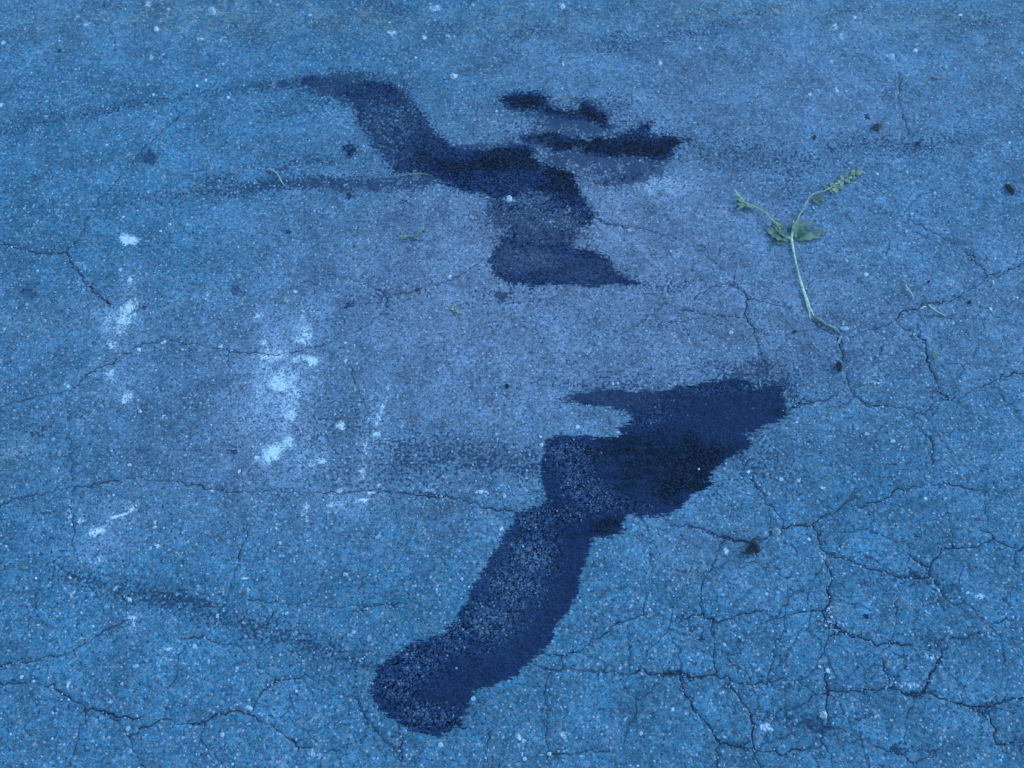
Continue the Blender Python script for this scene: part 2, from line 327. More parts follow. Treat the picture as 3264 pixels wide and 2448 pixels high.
ck(vC,.9,[(430,1540),(520,1560),(600,1565),(700,1580),(770,1555),(850,1550),(915,1540)])
ck(vC,.6,[(660,940),(640,1030),(625,1110),(600,1180)])
ck(vC,.5,[(1370,1520),(1370,1440),(1390,1360),(1430,1250)])
ck(vC,1.0,[(1750,1330),(1850,1380),(1880,1450),(1890,1530),(1930,1520),(1990,1500),(2060,1540)])
ck(vC,.6,[(390,1200),(450,1270),(500,1330),(515,1370)])
ck(vC,.5,[(700,825),(700,900),(660,940)])
ck(vC,.5,[(1640,430),(1640,350),(1610,280),(1610,230)])
ck(vC,.5,[(1820,120),(1820,200),(1830,290)])
ck(vC,.5,[(1990,560),(1985,470),(2037,430)])
ck(vC,.8,[(1640,930),(1700,940),(1780,900)])
ck(vC,.5,[(1430,1640),(1500,1600),(1560,1560),(1400,1560),(1330,1560)])
ck(vC,.5,[(130,1640),(90,1590),(100,1540)])
ck(vC,.5,[(680,400),(740,420),(780,470)])
ck(vC,.4,[(1150,520),(1165,480),(1110,470)])
ck(vC,.6,[(1270,370),(1340,385),(1400,430)])
ck(vC,.5,[(1900,900),(1920,980),(1940,1100),(1950,1200),(1930,1290)])
ck(vB,.7,[(720,1210),(760,1215),(850,1215),(930,1190),(1000,1140),(1060,1100),(1120,1070),(1180,1065),(1231,1062)])
ck(vB,.9,[(740,1250),(800,1270),(870,1265),(950,1275),(1060,1280),(1110,1290),(1150,1270),(1210,1290),(1260,1290)])
ck(vB,.8,[(1260,1290),(1310,1280),(1350,1305),(1400,1300)])
ck(vB,.6,[(1075,1285),(1090,1340),(1140,1390),(1140,1440),(1110,1500),(1100,1560)])
ck(vB,.4,[(1260,1290),(1220,1340),(1150,1395)])
ck(vB,.5,[(800,1290),(785,1370),(785,1450),(790,1540),(800,1660)])
ck(vB,.4,[(1200,800),(1200,880),(1180,980),(1170,1060)])
ck(vB,.4,[(1110,1100),(1120,1180),(1110,1280)])
ck(vB,.5,[(840,1215),(860,1265)])
ck(vB,.8,[(210,1490),(220,1560),(225,1620)])
ck(vB,.45,[(30,1370),(80,1460),(130,1520),(200,1580),(225,1650)])
ck(vB,.5,[(560,1520),(555,1600),(570,1660)])
ck(vB,.8,[(270,570),(380,590),(480,610),(560,640),(650,650)])
ck(vB,.6,[(660,1640),(760,1610),(900,1600),(1040,1590)])
ck(vB,.7,[(1735,260),(1780,220),(1846,215)])
ck(vB,.5,[(1620,0),(1650,80),(1670,140)])
ck(vB,.7,[(1280,710),(1340,705),(1400,715),(1450,740),(1520,760),(1580,775)])
ck(vB,.4,[(1480,770),(1440,860),(1400,930)])
ck(vF,.9,[(-20,510),(0,520),(50,540),(100,548),(140,545),(155,570),(180,605),(215,640),(245,662)])
ck(vF,.5,[(140,545),(170,520),(185,480),(215,430),(270,370),(320,310),(400,240)])
ck(vF,.6,[(-20,890),(0,880),(80,855),(150,845),(200,800),(250,780),(300,745),(360,735),(430,745),(500,760),(600,765),(680,750),(760,720),(800,700),(835,665),(835,635),(800,615),(750,600),(700,590)])
ck(vF,.6,[(-20,1095),(70,1068),(150,1055),(220,1045),(300,1030),(400,1045),(500,1065),(600,1060),(700,1065),(800,1060),(880,1065),(960,1075)])
ck(vF,.5,[(145,855),(150,930),(155,1000),(155,1100),(160,1200)])
ck(vG,.8,[(-30,890),(120,880),(250,840),(360,830),(430,780),(500,740),(560,700),(640,660),(700,640)])
ck(vG,.9,[(-30,985),(100,985),(200,980),(280,1010),(370,1050),(440,1090),(470,1125),(560,1140),(630,1165),(700,1160),(780,1160)])
ck(vG,.9,[(470,1130),(460,1200),(420,1280),(395,1370),(360,1450)])
ck(vG,.7,[(560,1150),(630,1200),(690,1260),(720,1310),(735,1370),(800,1450)])
ck(vG,1.0,[(700,1275),(760,1230),(820,1195),(920,1180),(960,1200),(1080,1195),(1150,1160),(1220,1155),(1300,1135),(1370,1150),(1430,1200),(1510,1240),(1570,1290),(1640,1330),(1700,1345)])
ck(vG,.8,[(1000,780),(970,860),(950,960),(915,1020),(905,1085),(900,1150)])
ck(vG,.6,[(1340,160),(1300,270),(1270,380),(1240,480),(1220,560),(1100,560)])
ck(vG,.6,[(1350,530),(1450,545),(1550,555),(1650,550),(1780,565),(1830,565),(2000,560),(2200,550)])
ck(vG,.6,[(980,740),(1100,740),(1200,770),(1270,770),(1400,880),(1500,970)])
ck(vG,.6,[(1800,990),(1680,950),(1580,960),(1500,970),(1440,1010),(1400,1060),(1370,1130)])
ck(vG,.45,[(1860,1045),(1930,1060),(1960,1110),(2000,1180),(2050,1240),(2110,1310),(2160,1400)])
ck(vG,.8,[(1750,1360),(1850,1340),(1930,1290),(2050,1240)])
ck(vG,.5,[(1990,400),(1950,470)])
ck(vG,.5,[(1480,600),(1450,680)])
ck(vG,.7,[(1110,1200),(1100,1290),(1150,1360),(1210,1430)])
ck(vG,.5,[(940,500),(925,560)])
ck(vG,.5,[(1040,590),(1130,560)])
ck(vH,.8,[(30,1190),(80,1150),(170,1095),(250,1080),(340,1090),(400,1130),(425,1190),(425,1300),(440,1370),(490,1450),(520,1550),(540,1680)])
ck(vH,.7,[(430,1195),(550,1210),(640,1240),(740,1250),(770,1290)])
ck(vH,.7,[(-60,1270),(150,1310),(300,1320),(400,1325)])
ck(vH,.4,[(340,1090),(330,1000),(350,940)])
ck(vH,1.0,[(910,1350),(980,1400),(1080,1460),(1120,1500),(1200,1480),(1300,1450),(1400,1415),(1500,1385),(1560,1330),(1620,1280),(1700,1270),(1780,1240),(1896,1210)])
ck(vH,.9,[(1120,1500),(1150,1590),(1170,1680)])
ck(vH,.4,[(900,760),(900,815)])
ck(vR,.9,[(560,405),(680,385),(760,375),(850,335),(920,295),(1000,250),(1055,205),(1060,180)])
ck(vR,1.0,[(890,10),(960,70),(1010,120),(1060,180),(1130,190),(1190,180),(1230,140),(1300,120),(1360,70)])
ck(vR,.9,[(370,520),(410,570),(480,600),(530,640),(575,680),(600,740),(605,830),(640,880),(660,950),(680,1020),(700,1075)])
ck(vR,.9,[(700,1075),(750,1085),(790,1130),(860,1110),(930,1060),(1000,1030),(1070,1000),(1150,970),(1230,940),(1337,925)])
ck(vR,.9,[(0,920),(15,990),(40,1080),(60,1110),(120,1140),(180,1165),(260,1170),(340,1180),(440,1190),(520,1225),(590,1240),(640,1170),(700,1140),(780,1120)])
ck(vR,.8,[(500,1240),(500,1300),(480,1350)])
ck(vR,.8,[(540,1330),(600,1400),(630,1440),(650,1480),(650,1560),(640,1620)])
ck(vR,.8,[(1150,1050),(1200,1120),(1270,1180),(1310,1260),(1360,1320)])
ck(vR,.5,[(590,1240),(620,1330),(640,1440)])
ck(vF,.7,[(1690,885),(1750,870),(1800,860),(1826,853)])
ck(vF,.6,[(850,635),(900,625),(960,610),(1000,590),(1040,560)])
ck(vF,.5,[(1320,735),(1380,700),(1430,660),(1460,640)])
ck(vT,.7,[(1165,480),(1180,560),(1170,650),(1200,760),(1225,850),(1240,910)])
ck(vF,.5,[(1290,480),(1380,490),(1450,510),(1520,545),(1580,600)])
ck(vF,.5,[(750,780),(765,820),(790,880)])
ck(vF,.4,[(495,760),(490,820),(500,880)])
ck(vF,.5,[(230,50),(245,85),(250,110)])
ck(vF,.5,[(1960,470),(2010,500),(2065,525)])
ck(vA,.6,[(1500,920),(1590,950),(1700,980)])
ck(vF,.5,[(1560,700),(1500,690),(1420,700)])


crs = np.full(GX.shape, 0.02); crk = np.full(GX.shape, 0.02)     # distance to the edge of the nearest crack
cw = np.zeros(GX.shape); near = np.full(GX.shape, 0.0)     # crumbling along the crack
def jag(P, r):
    out = [P[0]]
    for a, b in zip(P[:-1], P[1:]):
        L = np.linalg.norm(b - a); n = max(1, int(L / 0.0055))
        nrm = np.array([-(b - a)[1], (b - a)[0]]) / (L + 1e-9)
        amp = 0.0017
        for k in range(1, n + 1):
            q = a + (b - a) * k / n
            out.append(q + (nrm * r.normal(0, amp) + r.normal(0, .0004, 2)))
    return np.array(out)
rj = np.random.default_rng(3)
crack_pts = []
for P, w in cracks:
    Q = jag(P, rj)
    wv = w * np.interp(np.arange(len(Q)), np.arange(0, len(Q) + 5, 5)[:], rj.uniform(.35, 1.35, len(np.arange(0, len(Q) + 5, 5))))
    n = len(Q)
    for k in range(n - 1):
        (ax, ay), (bx, by) = Q[k], Q[k + 1]
        m = 0.012
        i0, i1 = np.searchsorted(xc, [min(ax, bx) - m, max(ax, bx) + m]); j0, j1 = np.searchsorted(yc, [min(ay, by) - m, max(ay, by) + m])
        if i0 >= i1 or j0 >= j1: continue
        X = GX[j0:j1, i0:i1]; Y = GY[j0:j1, i0:i1]
        ex, ey = bx - ax, by - ay; L = ex * ex + ey * ey + 1e-12
        t = np.clip(((X - ax) * ex + (Y - ay) * ey) / L, 0, 1)
        d0 = np.sqrt((X - ax - t * ex) ** 2 + (Y - ay - t * ey) ** 2)
        sg = np.where(ex * (Y - ay) - ey * (X - ax) >= 0, 1.0, -1.0)
        cl = d0 < crk[j0:j1, i0:i1]
        crk[j0:j1, i0:i1][cl] = d0[cl]; crs[j0:j1, i0:i1][cl] = (sg * d0)[cl]
        lo = d0 < .0045
        cw[j0:j1, i0:i1][lo] = np.maximum(cw[j0:j1, i0:i1][lo], wv[k])
        dd = d0
        near[j0:j1, i0:i1] = np.maximum(near[j0:j1, i0:i1], wv[k] * np.exp(-(np.maximum(dd, 0) / .0045) ** 2))
        if k % 2 == 0: crack_pts.append((ax, ay, wv[k]))

# dusty wear plus painted lens shading: pale violet middle, bluer towards the corners
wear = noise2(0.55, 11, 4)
dust_shading = np.zeros(GX.shape)
gauss(dust_shading, spots(vF, 1, [(1250,640,680,420,1.0,10),(650,850,420,300,.65),(1600,220,420,200,.6),(1000,800,500,330,.55),(1500,1170,220,120,.4),(1180,130,300,70,.4)]))

# ------------------------------------------------------------------ material helpers
class NT:
    def __init__(s, mat):
        mat.use_nodes = True
        s.t = mat.node_tree
        s.b = s.t.nodes['Principled BSDF']
    def n(s, ty, **kw):
        nd = s.t.nodes.new(ty)
        for k, v in kw.items(): setattr(nd, k, v)
        return nd
    def put(s, sock, v):
        if hasattr(v, 'is_linked') or isinstance(v, bpy.types.NodeSocket): s.t.links.new(v, sock)
        else: sock.default_value = v
    def m(s, op, a, b=None, c=None, clamp=False):
        nd = s.n('ShaderNodeMath', operation=op, use_clamp=clamp)
        s.put(nd.inputs[0], a)
        if b is not None: s.put(nd.inputs[1], b)
        if c is not None: s.put(nd.inputs[2], c)
        return nd.outputs[0]
    def mr(s, v, a, b, c=0.0, d=1.0):
        nd = s.n('ShaderNodeMapRange', interpolation_type='SMOOTHSTEP')
        s.put(nd.inputs[0], v); nd.inputs[1].default_value = a; nd.inputs[2].default_value = b
        nd.inputs[3].default_value = c; nd.inputs[4].default_value = d
        return nd.outputs[0]
    def mix(s, f, a, b, mode='MIX'):
        nd = s.n('ShaderNodeMix', data_type='RGBA', blend_type=mode)
        s.put(nd.inputs[0], f); s.put(nd.inputs[6], a); s.put(nd.inputs[7], b)
        return nd.outputs[2]
    def attr(s, name): return s.n('ShaderNodeAttribute', attribute_name=name).outputs['Fac']
    def co(s, sc=(1, 1, 1)):
        if not hasattr(s, '_tc'): s._tc = s.n('ShaderNodeTexCoord').outputs['Object']
        mp = s.n('ShaderNodeMapping'); s.t.links.new(s._tc, mp.inputs[0]); mp.inputs['Scale'].default_value = sc
        return mp.outputs[0]
    def noise(s, scale, detail=2, rough=.5, vec=None):
        nd = s.n('ShaderNodeTexNoise'); s.t.links.new(vec or s.co(), nd.inputs['Vector'])
        nd.inputs['Scale'].default_value = scale; nd.inputs['Detail'].default_value = detail; nd.inputs['Roughness'].default_value = rough
        return nd.outputs[0]
    def vor(s, scale, feat='F1', vec=None):
        nd = s.n('ShaderNodeTexVoronoi', feature=feat); s.t.links.new(vec or s.co(), nd.inputs['Vector'])
        nd.inputs['Scale'].default_value = scale
        return nd

# ------------------------------------------------------------------ asphalt material
asphalt = bpy.data.materials.new('asphalt')
N = NT(asphalt)
v1 = N.vor(230); v2 = N.vor(430); v3 = N.vor(120)
s1 = N.n('ShaderNodeSeparateColor'); N.t.links.new(v1.outputs['Color'], s1.inputs[0])
s2 = N.n('ShaderNodeSeparateColor'); N.t.links.new(v2.outputs['Color'], s2.inputs[0])
s3 = N.n('ShaderNodeSeparateColor'); N.t.links.new(v3.outputs['Color'], s3.inputs[0])
big = N.noise(2.2, 4, .6); mid = N.noise(14, 4, .65); fine = N.noise(420, 2, .6); mid2 = N.noise(45, 3, .6)
A_oil, A_deep, A_see, A_thin = N.attr('oil'), N.attr('deep'), N.attr('see'), N.attr('thin')
A_trail0, A_chalk, A_crk, A_near, A_dust_shading = N.attr('trail'), N.attr('chalk'), N.attr('crack'), N.attr('near'), N.attr('dust_shading')
A_trail = N.m('MULTIPLY', A_trail0, N.mr(N.m('ADD', N.m('MULTIPLY', mid2, .7), N.m('MULTIPLY', mid, .3)), .36, .58, .42, 1.15))
# brightness of the binder and embedded grit
g = N.m('ADD', N.m('MULTIPLY', s1.outputs[0], .42), N.m('MULTIPLY', s2.outputs[0], .52))       # 0..0.93
g = N.m('ADD', g, .48)
g = N.m('MULTIPLY', g, N.mr(mid, .28, .72, .76, 1.20))
g = N.m('MULTIPLY', g, N.mr(big, .3, .7, .88, 1.10))
g = N.m('MULTIPLY', g, N.mr(mid2, .3, .7, .88, 1.13))
g = N.m('MULTIPLY', g, N.mr(fine, .32, .68, .78, 1.22))
# pores
pn = N.noise(210, 2, .55)
pthr = N.m('ADD', pn, N.m('ADD', N.m('MULTIPLY', A_trail, .27), N.m('MULTIPLY', N.attr('fuzz'), N.mr(A_oil, -.015, .002, 0, .13))))
pthr = N.m('ADD', pthr, N.m('MULTIPLY', N.m('SUBTRACT', mid2, .5), .16))
pore = N.mr(pthr, .60, .68)
g = N.m('MULTIPLY', g, N.m('SUBTRACT', 1.0, N.m('MULTIPLY', A_trail, .10)))
col = N.mix(A_dust_shading, (.043, .108, .145, 1), (.138, .140, .172, 1))  # cyan sides to violet middle: lens shading put into the colour, with some dust
A_dirt = N.attr('dirt')
col = N.mix(N.m('MULTIPLY', A_dirt, N.mr(N.m('ADD', N.m('MULTIPLY', mid2, .6), N.m('MULTIPLY', pn, .4)), .42, .58)), col, (.135, .135, .105, 1))
# warmer and greener grit here and there
col = N.mix(N.mr(s1.outputs[2], .84, .88, 0, .45), col, (.16, .14, .135, 1))
col = N.mix(N.mr(s2.outputs[2], .84, .88, 0, .5), col, (.09, .14, .13, 1))
gc = N.n('ShaderNodeCombineColor'); [N.t.links.new(g, gc.inputs[i]) for i in range(3)]
col = N.mix(1.0, col, gc.outputs[0], 'MULTIPLY')
# pale grit grains
fl = N.m('MULTIPLY', N.mr(s1.outputs[1], .90, .95), N.mr(v1.outputs['Distance'], .50, .30))
col = N.mix(N.m('MULTIPLY', fl, .75), col, (.25, .28, .30, 1))
fl2 = N.m('MULTIPLY', N.mr(s3.outputs[1], .96, .975), N.mr(v3.outputs['Distance'], .45, .28))
col = N.mix(N.m('MULTIPLY', fl2, .4), col, (.22, .24, .25, 1))
# chalk
cn = N.m('ADD', N.m('MULTIPLY', N.m('SUBTRACT', mid2, .5), .75), N.m('MULTIPLY', N.m('SUBTRACT', pn, .5), .9))
crust = N.m('MULTIPLY', N.m('SUBTRACT', N.m('ADD', N.m('MULTIPLY', s1.outputs[2], .35), N.m('MULTIPLY', pn, .65)), .5), 1.5)
cm = N.mr(N.m('ADD', A_chalk, N.m('MULTIPLY', N.m('ADD', cn, crust), N.mr(A_chalk, .03, .35, 0, 1.0))), .22, .92)
A_haze = N.attr('chalk_haze')
hz = N.m('MULTIPLY', A_haze, N.mr(N.m('ADD', N.m('MULTIPLY', mid2, .5), N.m('MULTIPLY', N.m('ADD', pn, s2.outputs[0]), .25)), .38, .60, .12, 1.15))
col = N.mix(N.m('MULTIPLY', hz, .80), col, (.26, .29, .33, 1))
col = N.mix(N.m('MULTIPLY', cm, .95), col, N.mix(fine, (.34, .36, .36, 1), (.48, .49, .47, 1)))
col = N.mix(N.m('MULTIPLY', pore, N.mr(A_chalk, .7, 1.0, .8, .12)), col, (.012, .020, .040, 1))
# oil film
an = N.noise(1.0, 2, .7, N.co((45, 300, 1)))
an2 = N.noise(1.0, 2, .6, N.co((60, 160, 1)))
e = N.m('ADD', A_oil, N.m('MULTIPLY', N.m('SUBTRACT', an, .5), .026))
e = N.m('ADD', e, N.m('MULTIPLY', N.m('SUBTRACT', pn, .5), N.m('MULTIPLY_ADD', N.attr('fuzz'), .020, .014)))
e = N.m('ADD', e, N.m('MULTIPLY', N.m('SUBTRACT', mid2, .5), .014))
om = N.mr(e, -.0018, .0024)
tn = N.m('ADD', N.m('MULTIPLY', A_thin, 1.0), N.m('MULTIPLY', N.m('SUBTRACT', N.m('ADD', N.m('MULTIPLY', mid2, .45), N.m('ADD', N.m('MULTIPLY', pn, .25), N.m('MULTIPLY', s1.outputs[2], .30))), .5), 2.6))
om = N.m('MULTIPLY', om, N.m('SUBTRACT', 1.0, N.m('MULTIPLY', N.mr(tn, .25, .62), N.mr(A_thin, .02, .3, 0, .90))))
A_pale = N.attr('pale'); om = N.m('MULTIPLY', om, N.m('SUBTRACT', 1.0, A_pale))
streak = N.noise(1.0, 4, .65, N.co((14, 75, 1)))
dm = N.m('ADD', A_deep, N.m('MULTIPLY', N.m('SUBTRACT', streak, .5), 1.5))
dm = N.mr(N.m('ADD', dm, N.m('MULTIPLY', N.m('SUBTRACT', pn, .5), .9)), .10, .80)
oc = N.mix(N.m('MULTIPLY', dm, N.mr(A_deep, .02, .3)), (.0090, .0170, .0400, 1), (.0015, .0022, .005, 1))
oc = N.mix(N.mr(fine, .38, .66, 0, .5), oc, (.017, .034, .064, 1))
ocg = N.mr(N.m('ADD', N.m('MULTIPLY', s2.outputs[0], .5), N.m('MULTIPLY', pn, .5)), .25, .72, .28, 1.38)
ocg = N.m('ADD', N.m('MULTIPLY', N.m('SUBTRACT', ocg, .85), N.mr(N.m('MAXIMUM', A_see, N.attr('fuzz')), 0, .7, .40, 1.35)), .85)
og = N.n('ShaderNodeCombineColor'); [N.t.links.new(ocg, og.inputs[i]) for i in range(3)]
oc = N.mix(1.0, oc, og.outputs[0], 'MULTIPLY')
sm = N.m('ADD', N.m('MULTIPLY', A_see, .42), N.m('MULTIPLY', s2.outputs[1], .58))
sm = N.m('MULTIPLY', N.mr(sm, .58, .76), N.mr(v2.outputs['Distance'], .55, .30))
sm2 = N.m('MULTIPLY', N.mr(N.m('ADD', N.m('MULTIPLY', A_see, .35), N.m('MULTIPLY', s1.outputs[1], .6)), .68, .80), N.mr(v1.outputs['Distance'], .5, .3))
sm3 = N.m('MULTIPLY', N.mr(N.m('ADD', N.m('MULTIPLY', A_see, .30), N.m('MULTIPLY', s3.outputs[0], .6)), .68, .80), N.mr(v3.outputs['Distance'], .42, .25))
sm2 = N.m('MAXIMUM', sm2, N.m('MULTIPLY', sm3, N.mr(A_see, .2, .8, .2, 1.0)))
oc = N.mix(N.m('MULTIPLY', N.m('MAXIMUM', sm, sm2), N.m('MULTIPLY', N.m('MULTIPLY_ADD', A_see, .50, .12), N.m('MULTIPLY_ADD', N.attr('fuzz'), .35, .95))), oc, (.11, .15, .175, 1))
col = N.mix(om, col, oc)
# crack: recessed joint filled with dark dirt, crumbling edges
A_cs, A_cw = N.attr('crack_side'), N.attr('crack_width')
cd = N.m('SUBTRACT', N.m('ABSOLUTE', A_cs), N.m('MULTIPLY_ADD', A_cw, .00064, .00024))
cd = N.m('ADD', cd, N.m('MULTIPLY', N.m('SUBTRACT', fine, .5), .0014))
cd = N.m('ADD', cd, N.m('MULTIPLY', N.m('SUBTRACT', mid2, .5), .0016))
ckm = N.m('MULTIPLY', N.mr(cd, .0006, -.0003), N.mr(A_crk, .0032, .0022))
wv_ = N.n('ShaderNodeVectorMath', operation='ADD')
wn_ = N.n('ShaderNodeTexNoise'); N.t.links.new(N.co(), wn_.inputs[0]); wn_.inputs['Scale'].default_value = 40; wn_.inputs['Detail'].default_value = 3
ws_ = N.n('ShaderNodeVectorMath', operation='SCALE'); N.t.links.new(wn_.outputs['Color'], ws_.inputs[0]); ws_.inputs['Scale'].default_value = .030
N.t.links.new(N.co(), wv_.inputs[0]); N.t.links.new(ws_.outputs[0], wv_.inputs[1])
wb = N.vor(9.0, 'DISTANCE_TO_EDGE', wv_.outputs[0])
wm = N.m('MULTIPLY', N.mr(wb.outputs['Distance'], .017, .004), N.mr(N.m('ADD', N.m('MULTIPLY', N.attr('web'), .26), N.m('SUBTRACT', mid, .5)), .10, .24))
ckm = N.m('MAXIMUM', N.m('MULTIPLY', ckm, N.mr(A_cw, .2, 1.1, .62, .84)), N.m('MULTIPLY', wm, .62))
nr = N.m('MULTIPLY', A_near, N.mr(pn, .45, .66, 0, .38))
col = N.mix(nr, col, (.022, .036, .055, 1))
col = N.mix(ckm, col, (.010, .016, .028, 1))
N.t.links.new(col, N.b.inputs['Base Color'])
N.put(N.b.inputs['Roughness'], N.m('SUBTRACT', .93, N.m('MULTIPLY', om, .30)))
N.put(N.b.inputs['Specular IOR Level'], N.m('SUBTRACT', .12, N.m('MULTIPLY', om, .07)))
hgt = N.m('ADD', N.m('MULTIPLY', v1.outputs['Distance'], -.7), N.m('MULTIPLY', v2.outputs['Distance'], -.4))
hgt = N.m('ADD', hgt, N.m('MULTIPLY', pore, -.9))
hgt = N.m('ADD', hgt, N.m('MULTIPLY', fine, .5))
bp = N.n('ShaderNodeBump'); bp.inputs['Strength'].default_value = .42; bp.inputs['Distance'].default_value = .0014
N.t.links.new(hgt, bp.inputs['Height']); N.t.links.new(bp.outputs[0], N.b.inputs['Normal'])

# ------------------------------------------------------------------ ground mesh: fine grid in view, coarse to the horizon
def extend(a, lim):
    lo, hi = [], []
    s = SP; v = a[0]
    while v > -lim: s *= 1.45; v -= s; lo.append(v)
    s = SP; v = a[-1]
    while v < lim: s *= 1.45; v += s; hi.append(v)
    return np.array(lo[::-1]), np.array(hi)
lx, hx = extend(xc, 60); ly, hy = extend(yc, 60)
XX = np.concatenate([lx, xc, hx]); YY = np.concatenate([ly, yc, hy])
MX, MY = np.meshgrid(XX, YY)
def padf(f, val=None):
    return np.pad(f, ((len(ly), len(hy)), (len(lx), len(hx))), mode='edge') if val is None else \
        np.pad(f, ((len(ly), len(hy)), (len(lx), len(hx))), constant_values=val)
relief = (noise2(0.30, 21, 3) - .5) * 0.004 + (noise2(0.03, 22, 3) - .5) * 0.0022 + (noise2(0.006, 23, 2) - .5) * 0.0012
cr_d = np.clip(1 - crk / .0022, 0, 1) * np.clip(cw, 0, 1)
relief = relief - cr_d * 0.0020 - np.clip(near, 0, 1.5) * .0005
fx = np.minimum(1, np.minimum(GX - xc[0], xc[-1] - GX) / .05); fy = np.minimum(1, np.minimum(GY - yc[0], yc[-1] - GY) / .05)
relief *= np.clip(np.minimum(fx, fy), 0, 1)
Z = padf(relief, 0.0)
def grid_mesh(name, X, Y, Zz):
    ny, nx = X.shape
    me = bpy.data.meshes.new(name)
    V = np.stack([X, Y, Zz], -1).reshape(-1, 3).astype(np.float32)
    idx = np.arange(ny * nx, dtype=np.int32).reshape(ny, nx)
    F = np.stack([idx[:-1, :-1], idx[:-1, 1:], idx[1:, 1:], idx[1:, :-1]], -1).reshape(-1, 4)
    me.vertices.add(len(V)); me.vertices.foreach_set('co', V.ravel())
    me.loops.add(F.size); me.loops.foreach_set('vertex_index', F.ravel())
    me.polygons.add(len(F))
    me.polygons.foreach_set('loop_start', np.arange(0, F.size, 4, dtype=np.int32))
    me.update(calc_edges=True)
    me.polygons.foreach_set('use_smooth', np.ones(len(F), bool))
    return me
gm = grid_mesh('ground', MX, MY, Z)
def setattr_(me, name, arr):
    a = me.attributes.new(name, 'FLOAT', 'POINT'); a.data.foreach_set('value', arr.astype(np.float32).ravel())
setattr_(gm, 'oil', padf(oil, -.05)); setattr_(gm, 'deep', padf(deep, 0)); setattr_(gm, 'see', padf(see, 0)); setattr_(gm, 'thin', padf(thin, 0))
setattr_(gm, 'trail', padf(trail, 0)); setattr_(gm, 'chalk', padf(chalk, 0)); setattr_(gm, 'chalk_haze', padf(haze, 0)); setattr_(gm, 'pale', padf(pale, 0)); setattr_(gm, 'web', padf(web, 0)); setattr_(gm, 'dirt', padf(dirt, 0)); setattr_(gm, 'fuzz', padf(fuzz, 0)); setattr_(gm, 'crack', padf(crk, .02)); setattr_(gm, 'crack_side', padf(crs, .02)); setattr_(gm, 'crack_width', padf(cw, 0)); setattr_(gm, 'near', padf(near, 0))
setattr_(gm, 'dust_shading', padf(np.clip(dust_shading * .8 + (wear - .5) * .9, 0, 1), .2))
gm.materials.append(asphalt)
ground = bpy.data.objects.new('ground', gm)
C.objects.link(ground)
ground['kind'] = 'structure'
ground['label'] = 'old cracked asphalt with dark oil stains and pale splashes'

def gz(x, y):
    i = int(np.clip((x - xc[0]) / SP, 0, NX - 1)); j = int(np.clip((y - yc[0]) / SP, 0, NY - 1))
    return float(relief[j, i])

# ------------------------------------------------------------------ generic mesh builders
def new_obj(name, V, F, mat, parent=None, smooth=True, col=None):
    me = bpy.data.meshes.new(name)
    me.from_pydata([tuple(map(float, v)) for v in V], [], F)
    if smooth: me.polygons.foreach_set('use_smooth', [True] * len(F))
    me.materials.append(mat)
    me.update()
    o = bpy.data.objects.new(name, me); C.objects.link(o)
    if parent: o.parent = parent
    return o
def tag(o, label, cat, group=None):
    o['label'] = label; o['category'] = cat
    if group: o['group'] = group
    return o
def empty(name, loc):
    o = bpy.data.objects.new(name, None); o.empty_display_size = .01; C.objects.link(o); o.location = loc
    return o

def simple_mat(name, c1, c2, scale=120, rough=.8, c3=None, trans=0):
    m = bpy.data.materials.new(name); n = NT(m)
    a = n.noise(scale, 3, .6)
    c = n.mix(n.mr(a, .35, .65), c1 + (1,), c2 + (1,))
    if c3: c = n.mix(n.mr(n.noise(scale * .35, 2, .6), .5, .62, 0, .8), c, c3 + (1,))
    n.t.links.new(c, n.b.inputs['Base Color'])
    n.b.inputs['Roughness'].default_value = rough
    n.b.inputs['Specular IOR Level'].default_value = .3
    if trans: n.b.inputs['Subsurface Weight'].default_value = 0
    b = n.n('ShaderNodeBump'); b.inputs['Strength'].default_value = .5; b.inputs['Distance'].default_value = .0006
    n.t.links.new(n.noise(scale * 3, 3, .6), b.inputs['Height']); n.t.links.new(b.outputs[0], n.b.inputs['Normal'])
    return m

# ------------------------------------------------------------------ grit: embedded stones, one colour per stone
grit = bpy.data.materials.new('grit'); n = NT(grit)
at = n.n('ShaderNodeAttribute', attribute_name='tone')
c = n.mix(n.mr(n.noise(900, 2, .6), .3, .7, 0, .35), at.outputs['Color'], (.03, .045, .06, 1))
n.t.links.new(c, n.b.inputs['Base Color']); n.b.inputs['Roughness'].default_value = .85; n.b.inputs['Specular IOR Level'].default_value = .3

def stone_shape(r, seg=6):
    """low faceted pebble, flat below: ring under the surface, ring above, crown"""
    v = []
    for k in range(seg):
        a = 2 * math.pi * (k + r.uniform(-.25, .25)) / seg; q = r.uniform(.8, 1.15)
        v.append((q * math.cos(a), q * math.sin(a), -.35))
    for k in range(seg):
        q = r.uniform(.55, .85)
        v.append((v[k][0] * q, v[k][1] * q, r.uniform(.25, .45)))
    v.append((r.uniform(-.15, .15), r.uniform(-.15, .15), r.uniform(.42, .6)))
    f = []
    for k in range(seg):
        k2 = (k + 1) % seg
        f.append((k, k2, seg + k2, seg + k)); f.append((seg + k, seg + k2, 2 * seg))
    return np.array(v), f

